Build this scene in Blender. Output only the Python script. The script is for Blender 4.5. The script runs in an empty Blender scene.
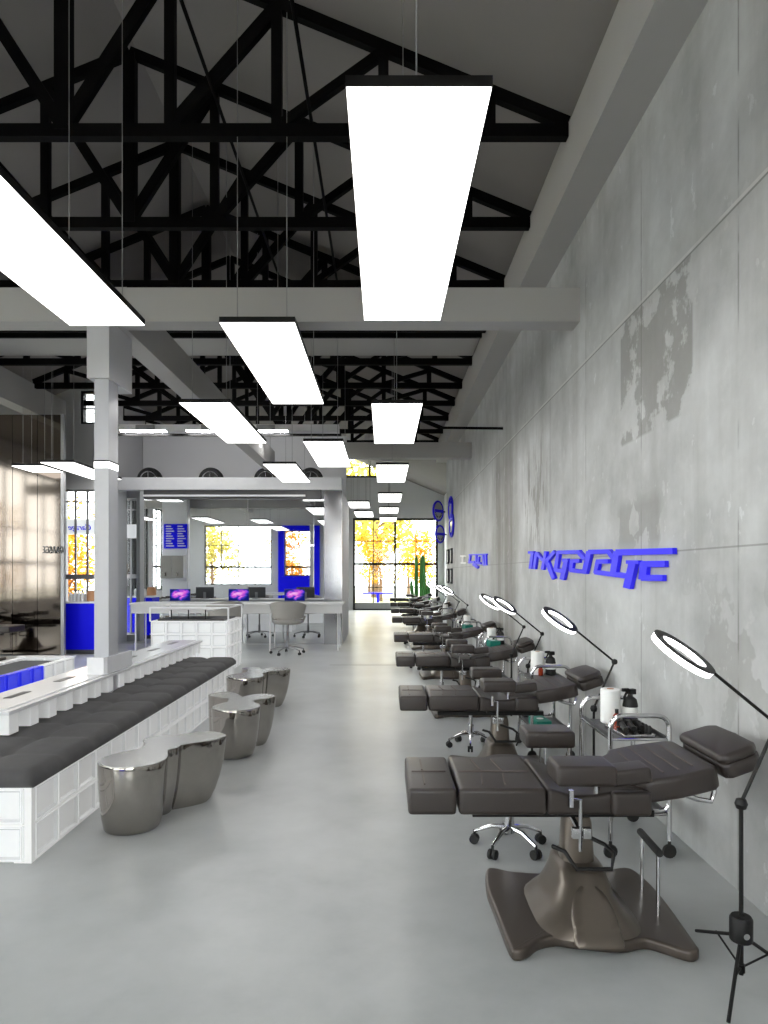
import bpy, bmesh, math, random
from mathutils import Vector, Matrix
random.seed(7)
PI = math.pi
SC = bpy.context.scene
COL = SC.collection
F, CX, CY, H = 683.0, 384.0, 573.0, 1.6

def px(x, y, D):                      # photo pixel at depth D -> point in the room
    return Vector(((x - CX) * D / F, D, H - (y - CY) * D / F))

# ------------------------------------------------------------------ materials
def srgb(c):
    c = c / 255.0
    return c / 12.92 if c <= 0.04045 else ((c + 0.055) / 1.055) ** 2.4
def rgb(r, g, b):
    return (srgb(r), srgb(g), srgb(b), 1.0)

class NT:
    def __init__(s, name):
        s.m = bpy.data.materials.new(name); s.m.use_nodes = True
        s.t = s.m.node_tree; s.t.nodes.clear()
        s.out = s.n('ShaderNodeOutputMaterial')
    def n(s, typ, **kw):
        nd = s.t.nodes.new(typ)
        for k, v in kw.items():
            if k.startswith('i_'):
                nd.inputs[k[2:].replace('_', ' ')].default_value = v
            else:
                setattr(nd, k, v)
        return nd
    def l(s, a, b):
        s.t.links.new(a, b)
    def math(s, op, a, b=None, c=None):
        nd = s.n('ShaderNodeMath', operation=op)
        for i, v in enumerate((a, b, c)):
            if v is None: continue
            if isinstance(v, (int, float)): nd.inputs[i].default_value = v
            else: s.l(v, nd.inputs[i])
        return nd.outputs[0]
    def mix(s, fac, a, b):
        nd = s.n('ShaderNodeMix', data_type='RGBA')
        for sock, v in ((nd.inputs[0], fac), (nd.inputs[6], a), (nd.inputs[7], b)):
            if isinstance(v, (int, float)): sock.default_value = v
            elif isinstance(v, tuple): sock.default_value = v
            else: s.l(v, sock)
        return nd.outputs[2]
    def ramp(s, fac, p0, p1, c0=(0, 0, 0, 1), c1=(1, 1, 1, 1)):
        nd = s.n('ShaderNodeValToRGB')
        e = nd.color_ramp.elements
        e[0].position = p0; e[1].position = p1; e[0].color = c0; e[1].color = c1
        s.l(fac, nd.inputs[0]); return nd.outputs[0]
    def noise(s, vec, scale, detail=4, rough=0.55, dist=0.0):
        nd = s.n('ShaderNodeTexNoise', i_Scale=scale, i_Detail=detail, i_Roughness=rough, i_Distortion=dist)
        if vec is not None: s.l(vec, nd.inputs['Vector'])
        return nd.outputs[0]
    def coord(s):
        return s.n('ShaderNodeTexCoord').outputs['Object']
    def scaled(s, v, sc):
        nd = s.n('ShaderNodeVectorMath', operation='MULTIPLY'); s.l(v, nd.inputs[0]); nd.inputs[1].default_value = sc
        return nd.outputs[0]
    def bsdf(s, **kw):
        b = s.n('ShaderNodeBsdfPrincipled')
        for k, v in kw.items():
            k = k.replace('_', ' ')
            if hasattr(v, 'links') or hasattr(v, 'is_linked'): s.l(v, b.inputs[k])
            else: b.inputs[k].default_value = v
        s.l(b.outputs[0], s.out.inputs[0]); return b
    def bump(s, b, h, strength=0.2, dist=0.01):
        bp = s.n('ShaderNodeBump', i_Strength=strength, i_Distance=dist); s.l(h, bp.inputs['Height']); s.l(bp.outputs[0], b.inputs['Normal'])

def mat(name, col, rough=0.5, metal=0.0, var=0.06, vscale=6.0, bump=0.0, bscale=60.0, **kw):
    t = NT(name); c = t.coord(); n = t.noise(c, vscale)
    lo = tuple(max(0, v * (1 - var)) for v in col[:3]) + (1,); hi = tuple(min(1, v * (1 + var)) for v in col[:3]) + (1,)
    b = t.bsdf(Base_Color=t.mix(n, lo, hi), Roughness=rough, Metallic=metal, **kw)
    if bump: t.bump(b, t.noise(c, bscale, 3), bump, 0.004)
    return t.m
def emat(name, col, strength):
    t = NT(name); e = t.n('ShaderNodeEmission'); e.inputs[0].default_value = col; e.inputs[1].default_value = strength
    t.l(e.outputs[0], t.out.inputs[0]); return t.m

M = {}
LIGHT_E = 4.5
M['panel_light'] = emat('panel_light_diffuser', (1.0, 0.985, 0.96, 1), LIGHT_E)
M['ring_led'] = emat('ring_lamp_led', (1, 1, 1, 1), 4.0)
M['black_metal'] = mat('black_painted_steel', rgb(13, 12, 12), 0.5, Specular_IOR_Level=0.3)
M['truss'] = mat('black_truss_steel', rgb(9, 8, 8), 0.7, Specular_IOR_Level=0.1)
M['chrome'] = mat('polished_chrome', rgb(205, 205, 207), 0.14, 1.0, 0.02)
M['leather'] = mat('brown_vinyl', rgb(47, 40, 37), 0.4, 0, 0.1, 9, 0.12, 240)
M['stitch'] = mat('pale_stitching', rgb(92, 82, 77), 0.6)
M['bronze'] = mat('bronze_grey_paint', rgb(80, 72, 66), 0.34, 0.4, 0.06)
M['bronze_cover'] = mat('bronze_grey_cover', rgb(98, 90, 82), 0.32, 0.6, 0.05)
M['rubber'] = mat('black_rubber', rgb(22, 22, 22), 0.6)
M['cable'] = mat('steel_cable', rgb(150, 150, 150), 0.4, 0.3)
M['white_paint'] = mat('white_paint', rgb(232, 232, 234), 0.35)
M['white_gloss'] = mat('white_acrylic', rgb(232, 233, 236), 0.18)
M['grey_shell'] = mat('warm_grey_shell', rgb(150, 147, 142), 0.4)
M['desk_grey'] = mat('pale_grey_desk', rgb(196, 196, 196), 0.35)
M['dark_grey'] = mat('dark_grey_plastic', rgb(70, 70, 72), 0.4)
M['blue'] = mat('cobalt_blue_panel', rgb(3, 3, 235), 0.5, 0, 0.02, Specular_IOR_Level=0.15)
M['sign_blue'] = mat('blue_sign_acrylic', rgb(58, 50, 255), 0.45, 0, 0.04, Specular_IOR_Level=0.2)
M['teal'] = mat('teal_card', rgb(0, 125, 108), 0.5)
M['paper'] = mat('white_paper', rgb(240, 240, 238), 0.8)
M['amber'] = mat('red_brown_bottle', rgb(150, 48, 20), 0.2)
M['wood'] = mat('tan_jar', rgb(176, 126, 88), 0.5)
M['green'] = mat('cactus_green', rgb(84, 158, 78), 0.5, 0, 0.25, 12)
M['bark'] = mat('bark', rgb(110, 84, 62), 0.85, 0, 0.2)
M['wall_paint'] = mat('light_grey_plaster', rgb(202, 202, 204), 0.55, 0, 0.05, 1.2)
M['wall_white'] = mat('white_plaster', rgb(228, 228, 230), 0.6, 0, 0.03, 1.0)
M['wall_dim'] = mat('grey_plaster', rgb(182, 182, 182), 0.6, 0, 0.08, 0.8)
M['beam'] = mat('painted_concrete_beam', rgb(176, 174, 171), 0.6, 0, 0.06, 1.5)
M['roof'] = mat('dark_roof_deck', rgb(142, 137, 134), 0.8, 0, 0.1, 0.9)
M['frame_grey'] = mat('aluminium_edge', rgb(150, 150, 152), 0.4, 0.5)
M['mirror'] = mat('mirror_silver', rgb(215, 218, 220), 0.015, 1.0, 0.0)
M['screen_bezel'] = mat('screen_bezel', rgb(30, 30, 34), 0.3)
M['mat_fabric'] = mat('charcoal_cushion', rgb(74, 73, 74), 0.85, 0, 0.18, 14, 0.25, 130)
M['kerb'] = mat('threshold_steel', rgb(150, 150, 148), 0.4, 0.6)

def mk_foliage(name, a, b):
    t = NT(name); oi = t.n('ShaderNodeTexNoise', i_Scale=1.3); c = t.coord(); t.l(c, oi.inputs['Vector'])
    d = t.n('ShaderNodeBsdfDiffuse'); tr = t.n('ShaderNodeBsdfTranslucent'); mx = t.n('ShaderNodeMixShader'); mx.inputs[0].default_value = 0.5
    colr = t.ramp(oi.outputs[0], 0.35, 0.65, a, b)
    t.l(colr, d.inputs[0]); t.l(colr, tr.inputs[0]); t.l(d.outputs[0], mx.inputs[1]); t.l(tr.outputs[0], mx.inputs[2]); t.l(mx.outputs[0], t.out.inputs[0])
    return t.m
M['leaf_gold'] = mk_foliage('golden_leaves', rgb(178, 122, 30), rgb(200, 165, 62))
M['leaf_yellow'] = mk_foliage('yellow_green_leaves', rgb(165, 152, 60), rgb(198, 186, 105))
M['leaf_orange'] = mk_foliage('orange_leaves', rgb(205, 130, 36), rgb(225, 175, 75))

def mk_glass():
    t = NT('window_glass'); tr = t.n('ShaderNodeBsdfTransparent'); gl = t.n('ShaderNodeBsdfGlossy', i_Roughness=0.0)
    lw = t.n('ShaderNodeLayerWeight', i_Blend=0.5); fr = t.n('ShaderNodeMath', operation='MULTIPLY_ADD'); t.l(t.math('POWER', lw.outputs['Facing'], 5.0), fr.inputs[0]); fr.inputs[1].default_value = 0.45; fr.inputs[2].default_value = 0.03; mx = t.n('ShaderNodeMixShader')
    tr.inputs[0].default_value = (0.94, 0.96, 0.95, 1)
    t.l(fr.outputs[0], mx.inputs[0]); t.l(tr.outputs[0], mx.inputs[1]); t.l(gl.outputs[0], mx.inputs[2]); t.l(mx.outputs[0], t.out.inputs[0]); return t.m
M['glass'] = mk_glass()

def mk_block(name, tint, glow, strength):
    # frosted surface with its own glow in place of light from behind
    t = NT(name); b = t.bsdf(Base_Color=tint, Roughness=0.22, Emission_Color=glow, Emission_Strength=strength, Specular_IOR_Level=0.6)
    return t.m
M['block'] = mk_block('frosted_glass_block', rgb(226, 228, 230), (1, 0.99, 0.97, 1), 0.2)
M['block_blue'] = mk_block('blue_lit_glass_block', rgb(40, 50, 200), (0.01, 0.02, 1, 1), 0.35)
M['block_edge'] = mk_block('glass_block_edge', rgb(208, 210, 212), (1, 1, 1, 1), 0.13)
M['sign_white'] = mk_block('glowing_white_fascia', rgb(235, 235, 235), (1, 1, 1, 1), 0.7)  # fascia board: glow added to its white, since its indoor face lies in shade
M['mortar'] = mk_block('glowing_block_joint', rgb(226, 226, 226), (1, 1, 1, 1), 0.2)  # glow added to joints and cores so they don't turn grey beside the blocks

def mk_wall():
    t = NT('raw_concrete_wall'); c = t.coord()
    sep = t.n('ShaderNodeSeparateXYZ'); t.l(c, sep.inputs[0]); Y, Z = sep.outputs[1], sep.outputs[2]
    n1 = t.noise(c, 1.2, 7, 0.62); n2 = t.noise(c, 5.0, 5, 0.6); n3 = t.noise(t.scaled(c, (1, 3.2, 0.28)), 1.0, 5, 0.6)
    col = t.mix(t.ramp(n1, 0.3, 0.7), rgb(160, 161, 160), rgb(220, 222, 222))
    col = t.mix(t.math('MULTIPLY', t.ramp(n2, 0.42, 0.75), 0.35), col, rgb(205, 206, 207))
    col = t.mix(t.math('MULTIPLY', t.ramp(n3, 0.5, 0.7), 0.28), col, rgb(128, 124, 118))
    def box(y0, y1, z0, z1, soft=0.05):
        a = t.n('ShaderNodeMapRange', i_From_Min=y0 - soft, i_From_Max=y0 + soft); t.l(Y, a.inputs[0])
        b = t.n('ShaderNodeMapRange', i_From_Min=y1 + soft, i_From_Max=y1 - soft); t.l(Y, b.inputs[0])
        d = t.n('ShaderNodeMapRange', i_From_Min=z0 - soft, i_From_Max=z0 + soft); t.l(Z, d.inputs[0])
        e = t.n('ShaderNodeMapRange', i_From_Min=z1 + soft, i_From_Max=z1 - soft); t.l(Z, e.inputs[0])
        return t.math('MULTIPLY', t.math('MULTIPLY', a.outputs[0], b.outputs[0]), t.math('MULTIPLY', d.outputs[0], e.outputs[0]))
    edge = t.noise(c, 2.0, 8, 0.62)
    # a bare patch where the skim coat fell away, a second lower one, a dark water streak
    p1 = t.math('MULTIPLY', box(3.95, 5.15, 2.55, 3.46, 0.01), t.ramp(edge, 0.47, 0.5))
    p2 = t.math('MULTIPLY', box(4.4, 5.2, 1.78, 2.12, 0.05), t.ramp(t.noise(c, 2.6, 4, 0.5), 0.47, 0.48))
    p3 = t.math('MULTIPLY', box(2.5, 4.0, 0.75, 1.55, 0.3), t.ramp(t.noise(c, 2.3, 4, 0.6), 0.54, 0.56))
    col = t.mix(t.math('MULTIPLY', p1, 0.6), col, rgb(112, 110, 104))
    col = t.mix(t.math('MULTIPLY', p2, 0.5), col, rgb(128, 126, 122))
    col = t.mix(t.math('MULTIPLY', p3, 0.45), col, rgb(138, 136, 131))
    st = t.math('MULTIPLY', box(9.2, 11.2, 0.0, 3.46, 0.3), t.math('ADD', 0.45, t.math('MULTIPLY', t.ramp(n3, 0.3, 0.55), 0.55)))
    dr = t.math('MULTIPLY', box(7.5, 8.7, 1.9, 3.1, 0.25), t.ramp(t.noise(t.scaled(c, (1, 5, 0.9)), 1.6, 5, 0.65), 0.5, 0.54))
    col = t.mix(t.math('MULTIPLY', dr, 0.65), col, rgb(104, 98, 88))
    col = t.mix(t.math('MULTIPLY', st, 0.75), col, rgb(98, 92, 83))
    chip = t.ramp(t.noise(t.scaled(c, (1, 1, 0.7)), 8.0, 5, 0.6), 0.63, 0.66)
    col = t.mix(t.math('MULTIPLY', chip, 0.22), col, rgb(222, 222, 220))
    spot = t.ramp(t.noise(t.scaled(c, (1, 1.4, 0.8)), 5.5, 6, 0.65), 0.345, 0.325)
    col = t.mix(t.math('MULTIPLY', spot, 0.25), col, rgb(120, 117, 112))
    # panel joints
    def seam(v, pos, w, mask=None):
        d = t.math('ABSOLUTE', t.math('SUBTRACT', v, pos)); return t.math('LESS_THAN', d, w)
    vs = t.math('LESS_THAN', t.math('ABSOLUTE', t.math('SUBTRACT', t.math('FRACT', t.math('DIVIDE', t.math('ADD', Y, 20.0 - 3.94 + 0.65), 1.3)), 0.5)), 0.006)
    vn = t.math('MULTIPLY', vs, t.ramp(t.noise(c, 3.0, 3), 0.4, 0.55))
    col = t.mix(t.math('MULTIPLY', vn, 0.6), col, rgb(105, 103, 100))
    col = t.mix(t.math('MULTIPLY', t.math('MULTIPLY', seam(Z, 3.48, 0.010), t.ramp(t.noise(c, 2.6, 3), .3, .5)), 0.7), col, rgb(205, 204, 200))
    col = t.mix(t.math('MULTIPLY', seam(Z, 3.462, 0.006), 0.6), col, rgb(90, 88, 84))
    col = t.mix(t.math('MULTIPLY', seam(Z, 1.735, 0.005), 0.55), col, rgb(110, 108, 105))
    # tie holes
    vo = t.n('ShaderNodeTexVoronoi', i_Scale=1.5, i_Randomness=0.6); t.l(c, vo.inputs['Vector'])
    pit = t.math('LESS_THAN', vo.outputs['Distance'], 0.035)
    col = t.mix(t.math('MULTIPLY', pit, 0.7), col, rgb(215, 214, 212))
    rgh = t.math('ADD', 0.38, t.math('MULTIPLY', n2, 0.35))
    b = t.bsdf(Base_Color=col, Roughness=rgh, Specular_IOR_Level=0.45)
    t.bump(b, t.math('ADD', n2, t.math('MULTIPLY', p1, -0.4)), 0.12, 0.02)
    return t.m
M['concrete'] = mk_wall()

def mk_floor():
    t = NT('polished_concrete_floor'); c = t.coord()
    n1 = t.ramp(t.noise(c, 0.9, 6, 0.6), 0.2, 0.8); n2 = t.ramp(t.noise(c, 4.0, 5, 0.6), 0.2, 0.8)
    col = t.mix(n1, rgb(134, 137, 137), rgb(184, 187, 187))
    col = t.mix(t.math('MULTIPLY', n2, 0.5), col, rgb(182, 185, 185))
    rgh = t.math('ADD', 0.285, t.math('MULTIPLY', n2, 0.07))
    b = t.bsdf(Base_Color=col, Roughness=rgh, Specular_IOR_Level=0.5)
    return t.m
M['floor'] = mk_floor()

def mk_brushed():
    t = NT('brushed_steel_cladding'); c = t.coord()
    n = t.noise(t.scaled(c, (40, 40, 0.6)), 1.0, 3)
    b = t.bsdf(Base_Color=rgb(106, 98, 91), Metallic=1.0, Roughness=t.math('ADD', 0.06, t.math('MULTIPLY', n, 0.04)))
    return t.m
M['brushed'] = mk_brushed()
M['satin_steel'] = mat('satin_steel_panel', rgb(150, 151, 154), 0.14, 1.0, 0.0)

def mk_blob():
    t = NT('mirror_polished_steel'); c = t.coord()
    b = t.bsdf(Base_Color=rgb(172, 167, 161), Metallic=1.0, Roughness=0.06)
    t.bump(b, t.noise(c, 3.2, 1), 0.35, 0.05); return t.m
M['blob'] = mk_blob()
M['blob_top'] = mat('satin_steel_top', rgb(186, 185, 183), 0.25, 0.9, 0.02)

def mk_screen():
    t = NT('display_wallpaper'); c = t.coord(); n = t.noise(t.scaled(c, (1, 1, 1.6)), 7.0, 2, 0.4, 0.8)
    sep = t.n('ShaderNodeSeparateXYZ'); t.l(c, sep.inputs[0])
    d = t.math('ADD', t.math('POWER', t.math('DIVIDE', sep.outputs[0], .16), 2.0), t.math('POWER', t.math('DIVIDE', t.math('SUBTRACT', sep.outputs[2], .17), .11), 2.0))
    v = t.math('ADD', t.math('MULTIPLY', n, 0.9), t.math('MULTIPLY', d, -0.22))
    r = t.n('ShaderNodeValToRGB'); e = r.color_ramp.elements
    e[0].position = 0.1; e[0].color = rgb(20, 30, 110); e[1].position = 0.55; e[1].color = rgb(255, 215, 250)
    k = e.new(0.24); k.color = rgb(70, 60, 200); k = e.new(0.4); k.color = rgb(215, 90, 215)
    t.l(v, r.inputs[0]); em = t.n('ShaderNodeEmission', i_Strength=1.0); t.l(r.outputs[0], em.inputs[0]); t.l(em.outputs[0], t.out.inputs[0]); return t.m
M['screen'] = mk_screen()
M['ground'] = mat('pale_paving', rgb(150, 150, 140), 0.9, 0, 0.1, 0.5)
M['lawn'] = mat('autumn_lawn', rgb(125, 128, 80), 0.95, 0, 0.25, 0.6)

# ------------------------------------------------------------------ mesh builder
class B:
    def __init__(s): s.bm = bmesh.new(); s.mi = 0
    def _add(s, tmp, mtx=None):
        if mtx is not None: bmesh.ops.transform(tmp, matrix=mtx, verts=tmp.verts)
        bmesh.ops.recalc_face_normals(tmp, faces=tmp.faces)
        mp = [s.bm.verts.new(v.co) for v in tmp.verts]
        tmp.verts.index_update()
        for f in tmp.faces:
            try:
                nf = s.bm.faces.new([mp[v.index] for v in f.verts]); nf.material_index = s.mi or f.material_index; nf.smooth = f.smooth
            except ValueError: pass
        tmp.free(); return s
    def box(s, x0, x1, y0, y1, z0, z1, bev=0.0, seg=2, mtx=None):
        t = bmesh.new(); bmesh.ops.create_cube(t, size=1.0)
        for v in t.verts:
            v.co = Vector(((x0 + x1) / 2 + v.co.x * (x1 - x0), (y0 + y1) / 2 + v.co.y * (y1 - y0), (z0 + z1) / 2 + v.co.z * (z1 - z0)))
        if bev > 0: bmesh.ops.bevel(t, geom=t.edges[:], offset=bev, segments=seg, profile=0.6, affect='EDGES')
        return s._add(t, mtx)
    def prism(s, poly, z0, z1, bev=0.0, seg=2, mtx=None, side_bev=False):
        t = bmesh.new()
        lo = [t.verts.new((p[0], p[1], z0)) for p in poly]; hi = [t.verts.new((p[0], p[1], z1)) for p in poly]
        n = len(poly)
        t.faces.new(lo[::-1]); t.faces.new(hi)
        for i in range(n): t.faces.new((lo[i], lo[(i + 1) % n], hi[(i + 1) % n], hi[i]))
        bmesh.ops.recalc_face_normals(t, faces=t.faces)
        if bev > 0:
            ed = [e for e in t.edges if side_bev or abs(e.verts[0].co.z - e.verts[1].co.z) < 1e-6]
            bmesh.ops.bevel(t, geom=ed, offset=bev, segments=seg, profile=0.6, affect='EDGES')
        return s._add(t, mtx)
    def bar(s, p0, p1, w, h, up=(0, 0, 1)):
        p0, p1 = Vector(p0), Vector(p1); d = p1 - p0; L = d.length; d.normalize(); u = Vector(up)
        if abs(d.dot(u)) > 0.99: u = Vector((0, 1, 0))
        r = d.cross(u).normalized(); u2 = r.cross(d)
        m = Matrix((r, d, u2)).transposed().to_4x4(); m.translation = p0
        return s.box(-w / 2, w / 2, 0, L, -h / 2, h / 2, mtx=m)
    def tube(s, pts, r, seg=8, closed=False, cap=True):
        pts = [Vector(p) for p in pts]; n = len(pts); t = bmesh.new(); rings = []
        prev = None
        for i, p in enumerate(pts):
            if closed: d = pts[(i + 1) % n] - pts[i - 1]
            else: d = pts[min(i + 1, n - 1)] - pts[max(i - 1, 0)]
            d.normalize()
            if prev is None:
                a = Vector((0, 0, 1)) if abs(d.z) < 0.9 else Vector((1, 0, 0)); u = d.cross(a).normalized()
            else: u = (prev - d * prev.dot(d)).normalized()
            prev = u; w = d.cross(u); rr = r[i] if isinstance(r, (list, tuple)) else r
            rings.append([t.verts.new(p + (u * math.cos(2 * PI * k / seg) + w * math.sin(2 * PI * k / seg)) * rr) for k in range(seg)])
        for i in range(n if closed else n - 1):
            a, b = rings[i], rings[(i + 1) % n]
            for k in range(seg):
                f = t.faces.new((a[k], a[(k + 1) % seg], b[(k + 1) % seg], b[k])); f.smooth = True
        if cap and not closed: t.faces.new(rings[0][::-1]); t.faces.new(rings[-1])
        return s._add(t)
    def lathe(s, prof, c=(0, 0, 0), seg=20, axis='Z', smooth=True, mtx=None):
        t = bmesh.new(); rings = []
        for r, z in prof:
            rings.append([t.verts.new((max(r, 1e-4) * math.cos(2 * PI * k / seg), max(r, 1e-4) * math.sin(2 * PI * k / seg), z)) for k in range(seg)])
        for a, b in zip(rings, rings[1:]):
            for k in range(seg):
                f = t.faces.new((a[k], a[(k + 1) % seg], b[(k + 1) % seg], b[k])); f.smooth = smooth
        t.faces.new(rings[0][::-1]); t.faces.new(rings[-1])
        m = Matrix.Translation(Vector(c))
        if axis == 'X': m = m @ Matrix.Rotation(PI / 2, 4, 'Y')
        if axis == 'Y': m = m @ Matrix.Rotation(-PI / 2, 4, 'X')
        if mtx is not None: m = mtx @ m
        return s._add(t, m)
    def loft(s, rings, cap=True, smooth=True, closed=True):
        t = bmesh.new(); R = [[t.verts.new(p) for p in r] for r in rings]; n = len(R[0])
        for a, b in zip(R, R[1:]):
            for k in range(n if closed else n - 1):
                f = t.faces.new((a[k], a[(k + 1) % n], b[(k + 1) % n], b[k])); f.smooth = smooth
        if cap: t.faces.new(R[0][::-1]); t.faces.new(R[-1])
        return s._add(t)
    def build(s, name, m, parent=None, smooth=False, sharp=35):
        me = bpy.data.meshes.new(name); s.bm.to_mesh(me); s.bm.free()
        for mm in (m if isinstance(m, (list, tuple)) else [m]): me.materials.append(M[mm] if isinstance(mm, str) else mm)
        if smooth:
            for p in me.polygons: p.use_smooth = True
            me.set_sharp_from_angle(angle=math.radians(sharp))
        o = bpy.data.objects.new(name, me); COL.objects.link(o)
        if parent is not None: o.parent = parent
        return o

def tag(o, label=None, cat=None, group=None, kind=None):
    for k, v in (('label', label), ('category', cat), ('group', group), ('kind', kind)):
        if v: o[k] = v
    return o
def thing(name, label, cat, loc=(0, 0, 0), rz=0.0, group=None):
    o = bpy.data.objects.new(name, None); o.empty_display_size = 0.1; COL.objects.link(o)
    o.location = loc; o.rotation_euler = (0, 0, rz); return tag(o, label, cat, group)
def struct(o): o['kind'] = 'structure'; return o
def dup(root, loc, rz=0.0, label=None, group=None):
    r = root.copy(); COL.objects.link(r); r.location = loc; r.rotation_euler = (0, 0, rz)
    if label: r['label'] = label
    if group: r['group'] = group
    for ch in list(root.children):
        c = ch.copy(); COL.objects.link(c); c.parent = r
        for g in list(ch.children):
            d = g.copy(); COL.objects.link(d); d.parent = c
    return r
def arc(c, r, a0, a1, n, plane='XZ'):
    out = []
    for i in range(n + 1):
        a = a0 + (a1 - a0) * i / n; u, v = r * math.cos(a), r * math.sin(a)
        out.append(Vector(c) + (Vector((u, 0, v)) if plane == 'XZ' else Vector((0, u, v)) if plane == 'YZ' else Vector((u, v, 0))))
    return out
def catmull(P, n=5):
    out = []; N = len(P)
    for i in range(N):
        a, b, c, d = (Vector(P[(i + k - 1) % N]) for k in range(4))
        for j in range(n):
            t = j / n
            out.append(0.5 * ((2 * b) + (c - a) * t + (2 * a - 5 * b + 4 * c - d) * t * t + (3 * b - a - 3 * c + d) * t ** 3))
    return out
# ------------------------------------------------------------------ the setting
XR, XL, YB, YE = 1.785, -10.5, -4.0, 29.5      # concrete wall, far aisle wall, wall behind, end wall
struct(B().box(XL - 0.2, 2.7, YB - 0.2, YE + 0.1, -0.12, 0.0).build('floor', 'floor'))
struct(B().box(-0.94, XR - 0.005, 11.86, 11.9, 0.0005, 0.003).build('trim_1', 'kerb'))

def wall(name, fixed, axis, u0, u1, z0, z1, holes, th, m):
    # a wall in the plane axis = fixed, thickness th, with rectangular openings
    us = sorted({u0, u1, *[h[0] for h in holes], *[h[1] for h in holes]}); zs = sorted({z0, z1, *[h[2] for h in holes], *[h[3] for h in holes]})
    b = B()
    for a, c in zip(us, us[1:]):
        for d, e in zip(zs, zs[1:]):
            mu, mz = (a + c) / 2, (d + e) / 2
            if any(h[0] < mu < h[1] and h[2] < mz < h[3] for h in holes): continue
            if axis == 'Y': b.box(a, c, fixed, fixed + th, d, e)
            else: b.box(fixed, fixed + th, a, c, d, e)
    return struct(b.build(name, m))

wall('wall_right', XR, 'X', YB, 19.5, 0, 5.4, [], 0.25, 'concrete')
wall('wall_return', 19.5, 'Y', XR + 0.25, 2.7, 0, 5.4, [], 0.2, 'wall_white')
wall('wall_niche', 2.6, 'X', 19.7, YE, 0, 5.4, [], 0.2, 'wall_white')
DOORH = [-1.34, 2.33, 0.0, 3.97]; CLER = [-1.9, 0.75, 5.72, 6.62]; LEFTW = [-3.6, -1.56, 0.6, 3.97]
wall('wall_end', YE, 'Y', -6.12, 2.8, 0, 7.2, [DOORH, CLER, LEFTW], 0.25, 'wall_white')
wall('wall_side', -6.12, 'X', 14.6, YE, 0, 5.75, [], 0.1, 'wall_paint')
wall('wall_upper', 17.0, 'Y', -6.0, -0.94, 3.452, 5.0, [], 0.2, 'wall_white')
GW = [-6.75, -5.8, 0.15, 3.35]; GU = [-6.28, -5.6, 4.72, 5.42]
wall('wall_facade', 14.3, 'Y', -6.95, -5.72, 0, 5.7, [GW, (-6.36, -5.8, 4.72, 5.42)], 0.3, 'wall_dim')
LW = [(-3.4, -0.5, 0.8, 4.6), (0.1, 3.4, 0.8, 4.6), (4.0, 8.4, 0.8, 4.6), (9.0, 12.6, 0.8, 4.6)]
wall('wall_left', XL - 0.25, 'X', YB, 14.6, 0, 5.6, LW, 0.25, 'wall_paint')
BW = [(-9.1, -5.7, 1.0, 4.0), (-5.05, -3.55, 1.45, 3.75), (-2.6, 0.9, 0.9, 3.9)]
wall('wall_back', YB - 0.25, 'Y', XL - 0.25, XR + 0.25, 0, 7.2, BW, 0.25, 'wall_paint')
wall('wall_aisle', 14.3, 'Y', XL - 0.25, -6.95, 0, 5.6, [], 0.25, 'wall_dim')

# roof decks: two slopes over the trusses, a flat deck over the aisle
RX, RZ, SL = -2.6, 7.1, 0.415
def deck(x0, x1, y0=YB - 0.25, y1=YE + 0.25):
    z0, z1 = RZ - abs(x0 - RX) * SL, RZ - abs(x1 - RX) * SL
    t = 0.15
    return struct(B().loft([[(x0, y0, z0), (x1, y0, z1), (x1, y0, z1 + t), (x0, y0, z0 + t)], [(x0, y1, z0), (x1, y1, z1), (x1, y1, z1 + t), (x0, y1, z0 + t)]], smooth=False).build('ceiling', 'roof'))
deck(RX, 2.8); deck(-6.95, RX, y1=14.6); deck(-6.12, RX, y0=14.6)
struct(B().box(XL - 0.25, -6.95, YB - 0.25, 14.6, 5.3, 5.45).build('ceiling', 'roof'))
# concrete beams
struct(B().box(1.494, XR, YB, 19.5, 4.75, 5.24).build('beam_eaves_right', 'beam'))
struct(B().box(-6.95, -6.66, YB, 14.3, 4.66, 5.2).build('beam_eaves_left', 'beam'))
struct(B().box(XL, XR, 6.22, 6.45, 3.89, 4.2).build('beam_cross', 'beam'))
struct(B().box(-0.85, XR, 13.9, 14.15, 3.95, 4.26).build('beam_cross', 'beam'))
struct(B().box(-2.66, -2.43, 6.45, 15.2, 3.9, 4.3).build('beam_spine', 'beam'))
struct(B().box(-6.66, 1.49, 10.16, 11.5, 5.26, 5.5).build('ceiling_slab', 'beam'))
struct(B().box(-6.66, 1.49, 10.0, 10.16, 5.22, 5.5).build('trim_2', 'beam'))
# column under the first cross beam, standing through the bench table
col = struct(B().box(-2.63, -2.5, 6.2, 6.42, 0, 3.36).build('column', 'white_paint'))
B().box(-2.68, -2.48, 6.16, 6.72, 3.36, 3.89).build('capital', 'wall_paint', col)
M['light_col'] = mat('pale_grey_column', rgb(190, 191, 196), 0.25); col.data.materials[0] = M['light_col']
B().box(-2.632, -2.498, 6.198, 6.422, 2.555, 2.612).build('panel_reflection_band', 'panel_light', col)  # glowing band with black edge stands in for a ceiling panel's reflection
B().box(-2.634, -2.496, 6.196, 6.424, 2.612, 2.626).build('band_edge', 'black_metal', col)

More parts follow.
